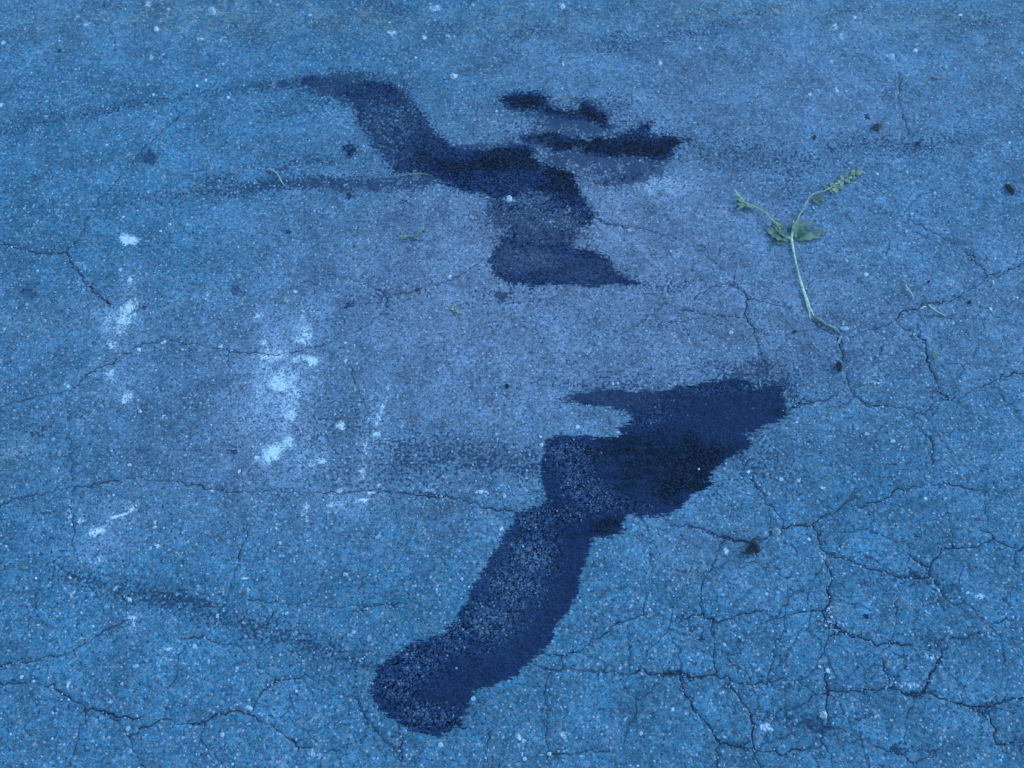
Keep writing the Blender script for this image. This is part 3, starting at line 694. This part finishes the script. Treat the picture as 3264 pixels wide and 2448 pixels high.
def samp(F, x, y):
    i = np.clip(((x - xc[0]) / SP).astype(int), 0, NX - 1); j = np.clip(((y - yc[0]) / SP).astype(int), 0, NY - 1)
    return F[j, i]
def scatter(n, seed):
    r = np.random.default_rng(seed)
    u = r.uniform(-150, PW + 150, n); v = r.uniform(-250, PH + 120, n)
    # uniform per ground area
    x = r.uniform(-1.2, 1.2, n * 2); y = r.uniform(.16, 1.9, n * 2)
    # keep what could be in sight
    half = (H * .50 + .62 * y) * .60 + .12
    k = np.abs(x) < half + .12
    x, y = x[k][:n], y[k][:n]
    return x, y, r
def tones(x, y, r, n):
    base = np.array([.095, .128, .165])
    t = r.lognormal(0.10, .42, n)
    warm = r.random(n)
    c = base[None] * t[:, None]
    c[warm > .93] *= np.array([1.25, 1.05, .9]); c[warm < .1] *= np.array([.8, 1.1, .95])
    ch = samp(chalk, x, y)
    w = np.clip((ch - .3) * 1.4, 0, 1)[:, None]
    c = c * (1 - w) + np.array([.33, .36, .34]) * w
    o = samp(oil, x, y) > 0; s = samp(see, x, y)
    dp = samp(deep, x, y)
    c[o] *= (.38 + .28 * s[o] - .25 * np.clip(dp[o], 0, 1))[:, None]
    return np.clip(c, .004, .5)
NS = 42000
x, y, r = scatter(NS, 5)
NS = len(x)
o_in = samp(oil, x, y); se = samp(see, x, y); cr = samp(crk, x, y); tn_ = samp(trail, x, y)
keep = (cr > .002) & ((o_in < -.001) | (r.random(NS) < .06 + .9 * se) | (samp(thin, x, y) > .35)) & (r.random(NS) > tn_ * .5)
x, y = x[keep], y[keep]; NS = len(x)
rad = np.clip(r.lognormal(math.log(.00165), .35, NS), .0009, .0042)
rad = np.where(samp(oil, x, y) > 0, np.minimum(rad, .0026), rad)
cols = tones(x, y, r, NS)
order = np.argsort(-(rad * (cols.mean(1) + .08)))
big_i, rest = order[:300], order[300:]
shapes = [stone_shape(random.Random(i)) for i in range(12)]
# the rest as one part
rv, rf, rc = [], [], []
sv = np.array([s[0] for s in shapes]); nv = sv.shape[1]
sid = r.integers(0, 12, NS); ang = r.uniform(0, 6.283, NS); asp = r.uniform(.65, 1.0, NS); zz = samp(relief, x, y)
def place(ii):
    S = sv[sid[ii]]
    ca, sa = np.cos(ang[ii])[:, None], np.sin(ang[ii])[:, None]
    X = S[:, :, 0] * rad[ii][:, None]; Y = S[:, :, 1] * (rad * asp)[ii][:, None]
    Zs = S[:, :, 2] * rad[ii][:, None] * .75
    return np.stack([X * ca - Y * sa + x[ii][:, None], X * sa + Y * ca + y[ii][:, None], Zs + zz[ii][:, None] - .0001], -1)
P = place(rest).reshape(-1, 3)
seg = 6
quads = np.array([f for f in shapes[0][1] if len(f) == 4]); tris = np.array([f for f in shapes[0][1] if len(f) == 3])
off = (np.arange(len(rest)) * nv)[:, None, None]
Q = (quads[None] + off).reshape(-1, 4); T = (tris[None] + off).reshape(-1, 3)
gmh = bpy.data.meshes.new('grit')
gmh.vertices.add(len(P)); gmh.vertices.foreach_set('co', P.astype(np.float32).ravel())
loops = np.concatenate([Q.ravel(), T.ravel()]).astype(np.int32)
gmh.loops.add(len(loops)); gmh.loops.foreach_set('vertex_index', loops)
starts = np.concatenate([np.arange(len(Q)) * 4, len(Q) * 4 + np.arange(len(T)) * 3]).astype(np.int32)
gmh.polygons.add(len(starts)); gmh.polygons.foreach_set('loop_start', starts)
gmh.update(calc_edges=True)
ca_ = gmh.color_attributes.new('tone', 'FLOAT_COLOR', 'POINT')
cc = np.concatenate([np.repeat(cols[rest], nv, 0), np.ones((len(P), 1))], 1).astype(np.float32)
ca_.data.foreach_set('color', cc.ravel())
gmh.materials.append(grit)
go = bpy.data.objects.new('grit', gmh); C.objects.link(go); go.parent = ground; go['kind'] = 'stuff'
# the 300 that show most, each a part of its own
stone_mats = []
for k, base in enumerate([(.27,.31,.35),(.33,.35,.36),(.22,.26,.31),(.30,.29,.27),(.20,.26,.28),(.36,.40,.44),(.17,.20,.26)]):
    stone_mats.append(simple_mat('stone_%s' % ['pale','bone','slate','sand','moss','quartz','basalt'][k], base, tuple(q * .72 for q in base), 500, .8))
smesh = {}
for kk, ii in enumerate(big_i):
    key = (int(sid[ii]), kk % len(stone_mats))
    if key not in smesh:
        me = bpy.data.meshes.new('stone'); V, Fs = shapes[key[0]]
        me.from_pydata([tuple(map(float, q)) for q in V], [], Fs); me.materials.append(stone_mats[key[1]]); me.update(); smesh[key] = me
    o = bpy.data.objects.new('stone', smesh[key]); C.objects.link(o); o.parent = ground
    q = rad[ii] * 1.15
    o.location = (float(x[ii]), float(y[ii]), float(zz[ii]) - .0002); o.rotation_euler = (0, 0, float(ang[ii])); o.scale = (q, q * asp[ii], q * .7)
    inside = samp(oil, x[ii:ii+1], y[ii:ii+1])[0] > 0
    if inside: o.scale = (q * .7, q * asp[ii] * .7, q * .5)

# ------------------------------------------------------------------ loose things
def lump(name, view, outline, height, mat, label, cat, parent=None, seed=0, flat=.6):
    """rounded irregular clod with the traced outline"""
    P = view(outline); c = P.mean(0); r = random.Random(seed)
    # resample outline
    n = 22; L = np.linalg.norm(np.roll(P, -1, 0) - P, axis=1); cum = np.concatenate([[0], np.cumsum(L)]); PP = np.vstack([P, P[:1]])
    t = np.linspace(0, cum[-1], n, endpoint=False)
    O = np.stack([np.interp(t, cum, PP[:, 0]), np.interp(t, cum, PP[:, 1])], 1) - c
    V, F = [], []
    rings = [(1.0, -.0012), (1.03, height * .25), (.9, height * .62), (.66, height * .88), (.33, height * 1.0)]
    for j, (s, z) in enumerate(rings):
        for k in range(n):
            w = 1 + (r.uniform(-.10, .10) if j else r.uniform(-.05, .05))
            V.append((O[k][0] * s * w, O[k][1] * s * w, z * (1 + (r.uniform(-.28, .28) if j else 0))))
    V.append((0, 0, height * .95))
    for j in range(len(rings) - 1):
        for k in range(n):
            k2 = (k + 1) % n; F.append((j * n + k, j * n + k2, (j + 1) * n + k2, (j + 1) * n + k))
    b = (len(rings) - 1) * n
    for k in range(n): F.append((b + k, b + (k + 1) % n, len(V) - 1))
    F.append(tuple(range(n))[::-1])
    o = new_obj(name, V, F, mat, parent)
    o.location = (c[0], c[1], gz(c[0], c[1]) + .0006)
    if cat: tag(o, label, cat)
    return o

def tube(P3, R, seg=7, flat=1.0, seed=0, wob=.12):
    """tapered tube along 3D points; returns verts, faces"""
    r = random.Random(seed)
    P3 = [Vector(p) for p in P3]; n = len(P3); V, F = [], []
    for k in range(n):
        d = (P3[min(k + 1, n - 1)] - P3[max(k - 1, 0)]).normalized()
        s = d.cross(Vector((0, 0, 1)))
        s = s.normalized() if s.length > 1e-6 else Vector((1, 0, 0))
        u = s.cross(d)
        for q in range(seg):
            a = 2 * math.pi * q / seg
            rr = R[k] * (1 + r.uniform(-wob, wob))
            V.append(P3[k] + s * (math.cos(a) * rr) + u * (math.sin(a) * rr * flat))
    for k in range(n - 1):
        for q in range(seg):
            q2 = (q + 1) % seg; F.append((k * seg + q, k * seg + q2, (k + 1) * seg + q2, (k + 1) * seg + q))
    F.append(tuple(range(seg))[::-1]); F.append(tuple(range((n - 1) * seg, n * seg)))
    return V, F

def resample(pts, rad, z, step=.004):
    P = np.array(pts, float); L = np.concatenate([[0], np.cumsum(np.linalg.norm(np.diff(P, axis=0), axis=1))])
    n = max(3, int(L[-1] / step)); t = np.linspace(0, L[-1], n)
    def sm(a):
        v = np.interp(t, L, a)
        if n > 5: v[1:-1] = (v[:-2] + 2 * v[1:-1] + v[2:]) / 4
        return v
    return [(a, b, c) for a, b, c in zip(sm(P[:, 0]), sm(P[:, 1]), sm(z))], list(sm(rad))

straw_m = simple_mat('dry_straw', (.29, .32, .22), (.22, .25, .17), 300, .7)
stem_m = simple_mat('pale_stem', (.34, .37, .24), (.23, .27, .16), 160, .6, (.17, .20, .11))
stem_g = simple_mat('green_stem', (.16, .185, .085), (.10, .125, .06), 200, .65, (.24, .24, .14))
leaf_m = simple_mat('wilted_leaf', (.064, .094, .058), (.036, .058, .042), 150, .7, (.120, .145, .075))
leaf_y = simple_mat('yellow_leaf', (.18, .205, .11), (.12, .15, .09), 200, .7)
bud_m = simple_mat('dried_bud', (.24, .25, .13), (.10, .13, .06), 260, .8, (.05, .05, .035))
dirt_m = simple_mat('black_dirt', (.008, .009, .013), (.016, .020, .028), 300, .85)
dirt_b = simple_mat('brown_dirt', (.024, .024, .030), (.045, .046, .055), 300, .9)
chip_m = simple_mat('pale_chip', (.24, .30, .30), (.17, .22, .23), 300, .8)
root_m = simple_mat('dry_root', (.13, .155, .12), (.07, .09, .075), 300, .85)
peb_m = simple_mat('white_pebble', (.36, .38, .38), (.28, .30, .31), 300, .6)

# -- the torn-off weed
p0 = vH([(765, 740)])[0]
weed = empty('wilted_weed', (p0[0], p0[1], -.0004)); weed.scale = (1, 1, .62); tag(weed, 'wilted green weed sprig lying forked on the asphalt', 'weed')
def wv(pts): return vH(pts) - p0
def wtube(name, pts, r_px, z, mat, seg=8, flat=.7, seed=0, parent=None, step=.004):
    P, R = resample(wv(pts), [q * .82 / 2.37 * PXM for q in r_px], z, step)
    V, F = tube(P, R, seg, flat, seed)
    return new_obj(name, V, F, mat, parent or weed)
stem = wtube('stem', [(762,738),(770,790),(785,880),(803,960),(825,1050),(850,1130),(872,1190),(890,1245),(905,1295)], [13,10,7.5,8,9,11,13,15,17], [.0045,.0050,.006,.0068,.0070,.0062,.005,.004,.0033], stem_m, seed=1)
wtube('torn_end', [(897,1270),(900,1310),(906,1355)], [9,7,2], [.0035,.003,.002], stem_m, seed=2, parent=stem)
wtube('torn_end', [(908,1270),(922,1305),(938,1330)], [9,6,2], [.0035,.003,.002], stem_m, seed=3, parent=stem)
wtube('stem_fork', [(762,738),(768,690),(776,640),(773,612)], [13,9,6,2.5], [.0045,.006,.0085,.011], stem_m, seed=4, parent=stem)
br1 = wtube('branch', [(760,742),(715,715),(680,680),(640,630),(600,595),(565,558),(525,525),(480,505),(430,488),(395,470),(370,450)], [11,10,9,9,7.5,8,9,12,17,20,14], [.0045,.0055,.007,.009,.010,.010,.009,.0075,.006,.0055,.006], stem_g, seed=5)
br2 = wtube('branch', [(790,735),(795,680),(805,600),(822,565),(845,535),(862,495),(885,450),(920,415),(965,398),(1010,388),(1050,365),(1110,330),(1170,300),(1220,268),(1270,240)], [9,7,6,6,5.5,6.5,7,9,8.5,7,6,7,6,5,3], [.0045,.005,.007,.008,.009,.010,.0105,.010,.009,.008,.007,.0065,.006,.006,.005], stem_g, seed=6)
wtube('branch', [(752,745),(700,712),(660,660),(630,625)], [7,7,6,3], [.0045,.005,.0065,.008], stem_m, seed=16)

def leaf(name, view_base, tip, width_px, mat, curl=.004, z0=.003, seed=0, parent=None, serr=.25, fold=.25, nl=9, nw=5, view=None, bend=0.0):
    """a blade with a folded midrib, toothed edge and ripples"""
    r = random.Random(seed)
    V_ = view or wv
    a, b = V_([view_base, tip]); d = b - a; L = np.linalg.norm(d); d = d / L; s = np.array([-d[1], d[0]])
    W = width_px / 2.37 * PXM
    V, F = [], []
    for top in (1, 0):
        for i in range(nl + 1):
            t = i / nl
            w = W * (math.sin(math.pi * min(1, t * .97 + .03) ** .75) ** .8 * .5) + 1e-5
            w *= 1 + (serr if i % 2 else -serr * .6)
            c = a + d * L * t + s * (bend * L * math.sin(math.pi * t))
            zc = z0 + curl * math.sin(math.pi * t) + .0011 * math.sin(i * 2.3 + seed)
            for j in range(nw):
                q = j / (nw - 1) * 2 - 1
                p = c + s * (q * w)
                V.append((p[0], p[1], zc + abs(q) * w * fold + r.uniform(-.0004, .0004) - (0 if top else .0003)))
    m = (nl + 1) * nw
    for i in range(nl):
        for j in range(nw - 1):
            k = i * nw + j
            F.append((k, k + 1, k + nw + 1, k + nw)); F.append((m + k, m + k + nw, m + k + nw + 1, m + k + 1))
    return new_obj(name, V, F, mat, parent or weed)
# right leaf: three pleated lobes
leaf('leaf', (790,738), (1042,668), 72, leaf_m, .004, .002, 1, serr=.3, bend=-.06)
leaf('leaf', (790,725), (925,612), 72, leaf_m, .006, .003, 2, serr=.28, bend=.05)
leaf('leaf', (788,720), (835,585), 66, leaf_m, .006, .004, 3, serr=.22, bend=.03)
leaf('leaf', (800,742), (960,735), 45, leaf_m, .002, .0016, 4, serr=.2)
# left leaf
leaf('leaf', (745,748), (562,655), 80, leaf_m, .005, .002, 5, serr=.25, bend=.08)
leaf('leaf', (735,735), (610,625), 60, leaf_m, .005, .004, 6, serr=.2)
leaf('leaf', (745,755), (590,782), 40, leaf_m, .002, .0014, 7, serr=.25)
leaf('leaf', (700,690), (645,615), 42, stem_g, .003, .006, 8, serr=.1)
leaf('leaf', (930,430), (985,492), 52, leaf_m, .002, .003, 9, serr=.35)
leaf('leaf', (950,432), (1012,455), 34, leaf_m, .002, .003, 10, serr=.3)
# tufted seed head on the right branch
rr = random.Random(4)
head = [((1040,372),(1010,335),34),((1075,352),(1060,318),30),((1075,360),(1112,398),44),((1110,335),(1150,372),40),((1115,330),(1105,292),28),((1145,312),(1138,262),26),((1165,300),(1205,322),36),((1190,290),(1178,240),30),((1200,282),(1252,292),40),((1225,268),(1230,222),28),((1240,258),(1298,240),40),((1262,245),(1288,208),20),((1050,370),(1078,405),30),((1130,322),(1160,335),34),((1095,340),(1090,372),36)]
for i, (a, b, w) in enumerate(head):
    leaf('seed_leaf', a, b, w, [leaf_m, bud_m, stem_g, leaf_m][i % 4], .003, .0045 + rr.uniform(-.001, .002), 30 + i, serr=.3, nl=6, nw=4)
for i, (a, b) in enumerate([(1120,318),(1150,300),(1205,285),(1135,345),(1225,262),(1098,330)]):
    P = wv([(a, b)])[0]; q = rr.uniform(.0022, .0034)
    V, Fs = stone_shape(random.Random(90 + i), 7)
    new_obj('bud', [(P[0] + v[0] * q, P[1] + v[1] * q * .8, .0075 + v[2] * q) for v in V], Fs, [straw_m, bud_m, stem_m][i % 3], weed)
# frayed head on the left branch
for i, (a, b, w, m_) in enumerate([((400,470),(322,365),20,stem_g),((392,462),(352,405),16,stem_m),((400,478),(342,442),16,bud_m),((405,490),(335,488),20,leaf_m),((410,492),(350,528),20,bud_m),((420,488),(375,515),18,leaf_m),((400,470),(385,428),14,stem_m),((380,470),(318,430),10,leaf_m),((470,505),(405,500),24,stem_g)]):
    leaf('seed_leaf', a, b, w, m_, .003, .006, 60 + i, serr=.15, nl=6, nw=4)

# -- broken dry root by the end of the weed
q0 = vH([(1030, 1405)])[0]
rt = empty('root_fragment', (q0[0], q0[1], gz(*q0))); tag(rt, 'thin dry root fragment in the crack below the weed stem', 'root')
P, R = resample(vH([(940,1338),(985,1360),(1020,1390),(1060,1405),(1100,1432),(1135,1462)]) - q0, [q / 2.37 * PXM for q in (8,11,9,8,7,5)], [.002,.0025,.002,.0022,.002,.001])
V, F = tube(P, R, 7, .6, 3, .3); new_obj('root', V, F, root_m, rt)
P, R = resample(vH([(1050,1405),(1090,1412),(1120,1438)]) - q0, [q / 2.37 * PXM for q in (3,3,2)], [.003,.0032,.0022])
V, F = tube(P, R, 6, .7, 4); new_obj('root_hair', V, F, straw_m, rt)
ch = [
 lump('wood_chip', vH, [(1130,1408),(1185,1408),(1195,1425),(1170,1438),(1128,1424)], .003, chip_m, 'flat pale sliver at the right tip of the root fragment', 'chip', seed=3),
 lump('wood_chip', vH, [(1112,1520),(1130,1478),(1150,1472),(1142,1500),(1125,1532)], .003, chip_m, 'narrow upright pale chip beneath the root fragment', 'chip', seed=4),
 lump('pebble', vH, [(1145,1490),(1175,1478),(1198,1505),(1190,1530),(1160,1530),(1145,1512)], .004, simple_mat('grey_blue_stone', (.12, .16, .19), (.09, .12, .15), 300), 'rounded grey blue pebble in the crack junction under the weed', 'pebble', seed=5)]

# -- black clods and specks of dirt
lump('dirt_clod', vC, [(482,462),(484,440),(500,425),(506,398),(520,386),(538,392),(545,405),(556,420),(566,445),(558,462),(530,456),(505,464)], .010, dirt_m, 'black three cornered dirt clod on a crack, largest of all', 'dirt clod', seed=7)
lump('dirt_clod', vF, [(1804,790),(1808,782),(1815,786),(1818,796),(1816,805),(1808,801)], .007, dirt_m, 'small black dirt clod below the weed root', 'dirt clod', seed=8)
lump('dirt_clod', vT, [(988,850),(1003,832),(1030,820),(1065,836),(1058,850),(1036,872),(1012,864)], .006, dirt_b, 'dark brownish clod near the top, beside a smaller black speck', 'dirt clod', seed=9)
lump('dirt_clod', vT, [(1868,1232),(1884,1222),(1912,1248),(1935,1278),(1925,1288),(1900,1272)], .006, dirt_m, 'elongated black clod at the right edge above the middle', 'dirt clod', seed=10)
lump('dirt_clod', vB, [(628,156),(638,152),(645,162),(638,170),(629,166)], .004, dirt_m, 'tiny lone black speck above the lower oil stain', 'dirt clod', seed=11)
lump('dirt_clod', vR, [(608,230),(616,224),(622,238),(614,250),(607,244)], .004, dirt_m, 'tiny black speck right of the weed stem above the straws', 'dirt clod', seed=12)
lump('dirt_clod', vR, [(912,388),(922,380),(934,392),(926,402),(914,400)], .004, dirt_m, 'small black speck right of the curved straw', 'dirt clod', seed=13)
lump('dirt_clod', vH, [(775,1435),(792,1428),(806,1440),(796,1454),(780,1452)], .004, dirt_b, 'small dark crumb left of the root fragment', 'dirt clod', seed=14)
lump('dirt_clod', vT, [(603,908),(614,898),(624,912),(618,928),(606,924)], .004, dirt_b, 'small dark crumb above the seed head of the weed', 'dirt clod', seed=15)
lump('dirt_clod', vT, [(1280,944),(1300,942),(1316,956),(1306,970),(1288,960)], .004, dirt_b, 'dark crumb at the foot of the upper right crack', 'dirt clod', seed=16)

# -- bright pebbles lying loose
def peb(view, x, y, r, label, mat, seed):
    pts = [(x + r * math.cos(a) * (1 + .2 * math.sin(3 * a + seed)), y + r * math.sin(a)) for a in [k * math.pi / 5 for k in range(10)]]
    lump('pebble', view, pts, .0035, mat, label, 'pebble', seed=seed)
peb(vH, 306, 1448, 14, 'bright white pebble left of the weed stem above the lower stain', peb_m, 20)
peb(vA, 1060, 822, 14, 'white pebble in the lower part of the upper oil stain', peb_m, 21)
peb(vM, 1297, 849, 8, 'tiny white grain in the blackest part of the lower stain', peb_m, 22)
peb(vB, 801, 1604, 8, 'small white pebble at the bottom edge below the lower stain', peb_m, 23)
peb(vT, 1484, 447, 9, 'small white pebble near the upper right, right of the big pale chip', peb_m, 24)
peb(vT, 1122, 380, 20, 'pale flat stone near the top right', chip_m, 25)
peb(vC, 915, 1363, 19, 'pale stone beside the vertical crack at the lower right', chip_m, 26)
peb(vC, 655, 343, 25, 'large smooth grey stone at a crack junction beside the biggest clod', simple_mat('smooth_grey_stone', (.12, .155, .16), (.10, .13, .14), 200), 27)
peb(vR, 505, 634, 8, 'small white pebble on the crack right of the root', peb_m, 28)
peb(vK, 520, 432, 15, 'pale cream stone above the upper oil stain', simple_mat('cream_stone', (.26, .29, .27), (.20, .23, .22), 200), 29)
peb(vU, 1350, 70, 22, 'pale stone at the top edge left of the middle', simple_mat('dull_pale_stone', (.20, .25, .26), (.15, .20, .22), 200), 30)
peb(vU, 998, 190, 15, 'bright pebble near the top left', peb_m, 31)
peb(vG, 382, 413, 7, 'tiny white pebble on the dark trail at the lower left', peb_m, 32)
peb(vG, 1608, 1028, 7, 'tiny white pebble left of the stain toe', peb_m, 33)
peb(vU, 1256, 552, 8, 'tiny white pebble above the upper left trail', peb_m, 34)

# -- straws
def straw(view, pts, w_px, k, mat, label, seed=0, zz=None):
    P = view(pts); c = P.mean(0)
    n = len(pts)
    z = zz or [.0016 + .0015 * math.sin(math.pi * i / (n - 1)) for i in range(n)]
    P3, R = resample(P - c, [w_px / k * PXM] * (n - 1) + [w_px * .4 / k * PXM], z, .003)
    V, F = tube(P3, R, 6, .7, seed)
    o = new_obj('straw', V, F, mat); o.location = (c[0], c[1], gz(*c)); return tag(o, label, 'straw')
straw(vV, [(150,112),(175,116),(205,130),(235,160),(255,195),(270,228),(300,262)], 5, 2.766, simple_mat('greyed_straw', (.24, .27, .20), (.17, .20, .15), 300), 'curled pale straw on the speckled trail left of the upper stain', 1)
straw(vR, [(440,262),(455,295),(478,325),(502,360)], 5.0, 2.37, straw_m, 'short straight straw right of the weed stem, above the crack', 2)
straw(vR, [(613,412),(640,440),(680,468),(745,495)], 5.0, 2.37, straw_m, 'curved straw below the crack at the right', 3)
straw(vR, [(548,446),(572,432),(592,422)], 6, 2.37, straw_m, 'stubby straw bit touching the curved straw', 4)
straw(vR, [(488,232),(498,216),(505,202)], 4, 2.37, simple_mat('grey_straw', (.17, .21, .19), (.13, .16, .15), 300), 'faint grey straw bit just above the short straight straw', 5)
straw(vT, [(1395,512),(1430,520),(1465,517),(1508,522)], 5, 2.07, simple_mat('brown_straw', (.20, .13, .10), (.15, .11, .09), 300), 'brownish straw near the upper right corner', 6)
straw(vV, [(1255,170),(1320,176),(1400,160),(1450,155),(1530,158),(1590,172)], 4.5, 2.766, simple_mat('dull_straw', (.12, .16, .10), (.09, .12, .085), 300), 'dull straw at the lower edge of the upper oil stain', 7)

# -- twig and leaf scraps
t0 = vV([(1430, 690)])[0]
tw = empty('twig_scrap', (t0[0], t0[1], gz(*t0))); tag(tw, 'greenish bent twig scrap between the oil stain and the pale splashes', 'twig')
P, R = resample(vV([(1312,722),(1350,715),(1385,700),(1425,705),(1462,690),(1490,665),(1520,640),(1545,628)]) - t0, [q / 2.766 * PXM for q in (9,10,7,8,9,8,6,3)], [.002,.003,.003,.002,.003,.004,.003,.002], .003)
V, F = tube(P, R, 6, .6, 8, .35); new_obj('stem', V, F, root_m, tw)
vt = lambda p: vV(p) - t0
leaf('leaf', (1380,700), (1308,722), 34, leaf_y, .001, .002, 81, parent=tw, view=vt, nl=5, nw=3)
leaf('leaf', (1440,705), (1485,728), 34, root_m, .001, .002, 82, parent=tw, view=vt, nl=5, nw=3)
leaf('leaf', (1480,670), (1540,625), 24, leaf_y, .001, .003, 83, parent=tw, view=vt, nl=5, nw=3)
t1 = vV([(1790, 1345)])[0]
ls = empty('leaf_scrap', (t1[0], t1[1], gz(*t1))); tag(ls, 'small yellow green leaf scrap below the middle stain', 'leaf')
vt = lambda p: vV(p) - t1
leaf('leaf', (1755,1332), (1812,1342), 42, leaf_y, .001, .0015, 84, parent=ls, view=vt, nl=6, nw=4)
leaf('leaf', (1790,1358), (1862,1378), 18, stem_g, .001, .0012, 85, parent=ls, view=vt, nl=6, nw=4)
o = lump('leaf_scrap', vR, [(640,765),(655,758),(668,780),(682,798),(672,815),(650,812),(638,790)], .004, simple_mat('green_scrap', (.10, .155, .10), (.075, .12, .085), 200), 'dull green leaf scrap beside the crack right of the weed', 'leaf', seed=40)
o = lump('leaf_scrap', vW, [(1425,480),(1440,476),(1452,488),(1446,500),(1430,496)], .002, simple_mat('tan_scrap', (.21, .22, .15), (.17, .18, .13), 200), 'tiny tan scrap above the pale splashes', 'leaf', seed=41)

# -- loose crumbs lying in and along the cracks, and in the hollow
r2 = np.random.default_rng(31)
cp = np.array([c_ for c_ in crack_pts if c_[2] > .75])
m = 900
idx = r2.integers(0, len(cp), m)
bx = cp[idx, 0] + r2.normal(0, .0032, m); by = cp[idx, 1] + r2.normal(0, .0032, m)
ex = vC([(960,860)])[0]; e2 = vC([(1310,1190)])[0]
bx = np.concatenate([bx, ex[0] + r2.normal(0, .009, 60), e2[0] + r2.normal(0, .009, 30)]); by = np.concatenate([by, ex[1] + r2.normal(0, .011, 60), e2[1] + r2.normal(0, .006, 30)])
m = len(bx); rc2 = np.clip(r2.lognormal(math.log(.0012), .35, m), .0007, .003)
rc2[-90:] *= 1.25
tone2 = np.array([.10, .125, .15])[None] * r2.lognormal(.1, .5, m)[:, None]; tone2[-90:] *= 1.5
S = sv[r2.integers(0, 12, m)]; aa = r2.uniform(0, 6.28, m)[:, None]
X = S[:, :, 0] * rc2[:, None]; Y = S[:, :, 1] * rc2[:, None] * .8
P = np.stack([X * np.cos(aa) - Y * np.sin(aa) + bx[:, None], X * np.sin(aa) + Y * np.cos(aa) + by[:, None], S[:, :, 2] * rc2[:, None] + (samp(relief, bx, by) + .0006)[:, None]], -1).reshape(-1, 3)
off = (np.arange(m) * nv)[:, None, None]
fl_ = [tuple(map(int, q)) for q in (quads[None] + off).reshape(-1, 4)] + [tuple(map(int, q)) for q in (tris[None] + off).reshape(-1, 3)]
cm_ = new_obj('crumbs', P, fl_, grit, ground, smooth=False)
ca_ = cm_.data.color_attributes.new('tone', 'FLOAT_COLOR', 'POINT')
ca_.data.foreach_set('color', np.concatenate([np.repeat(np.clip(tone2, .01, .5), nv, 0), np.ones((len(P), 1))], 1).astype(np.float32).ravel())
cm_['kind'] = 'stuff'
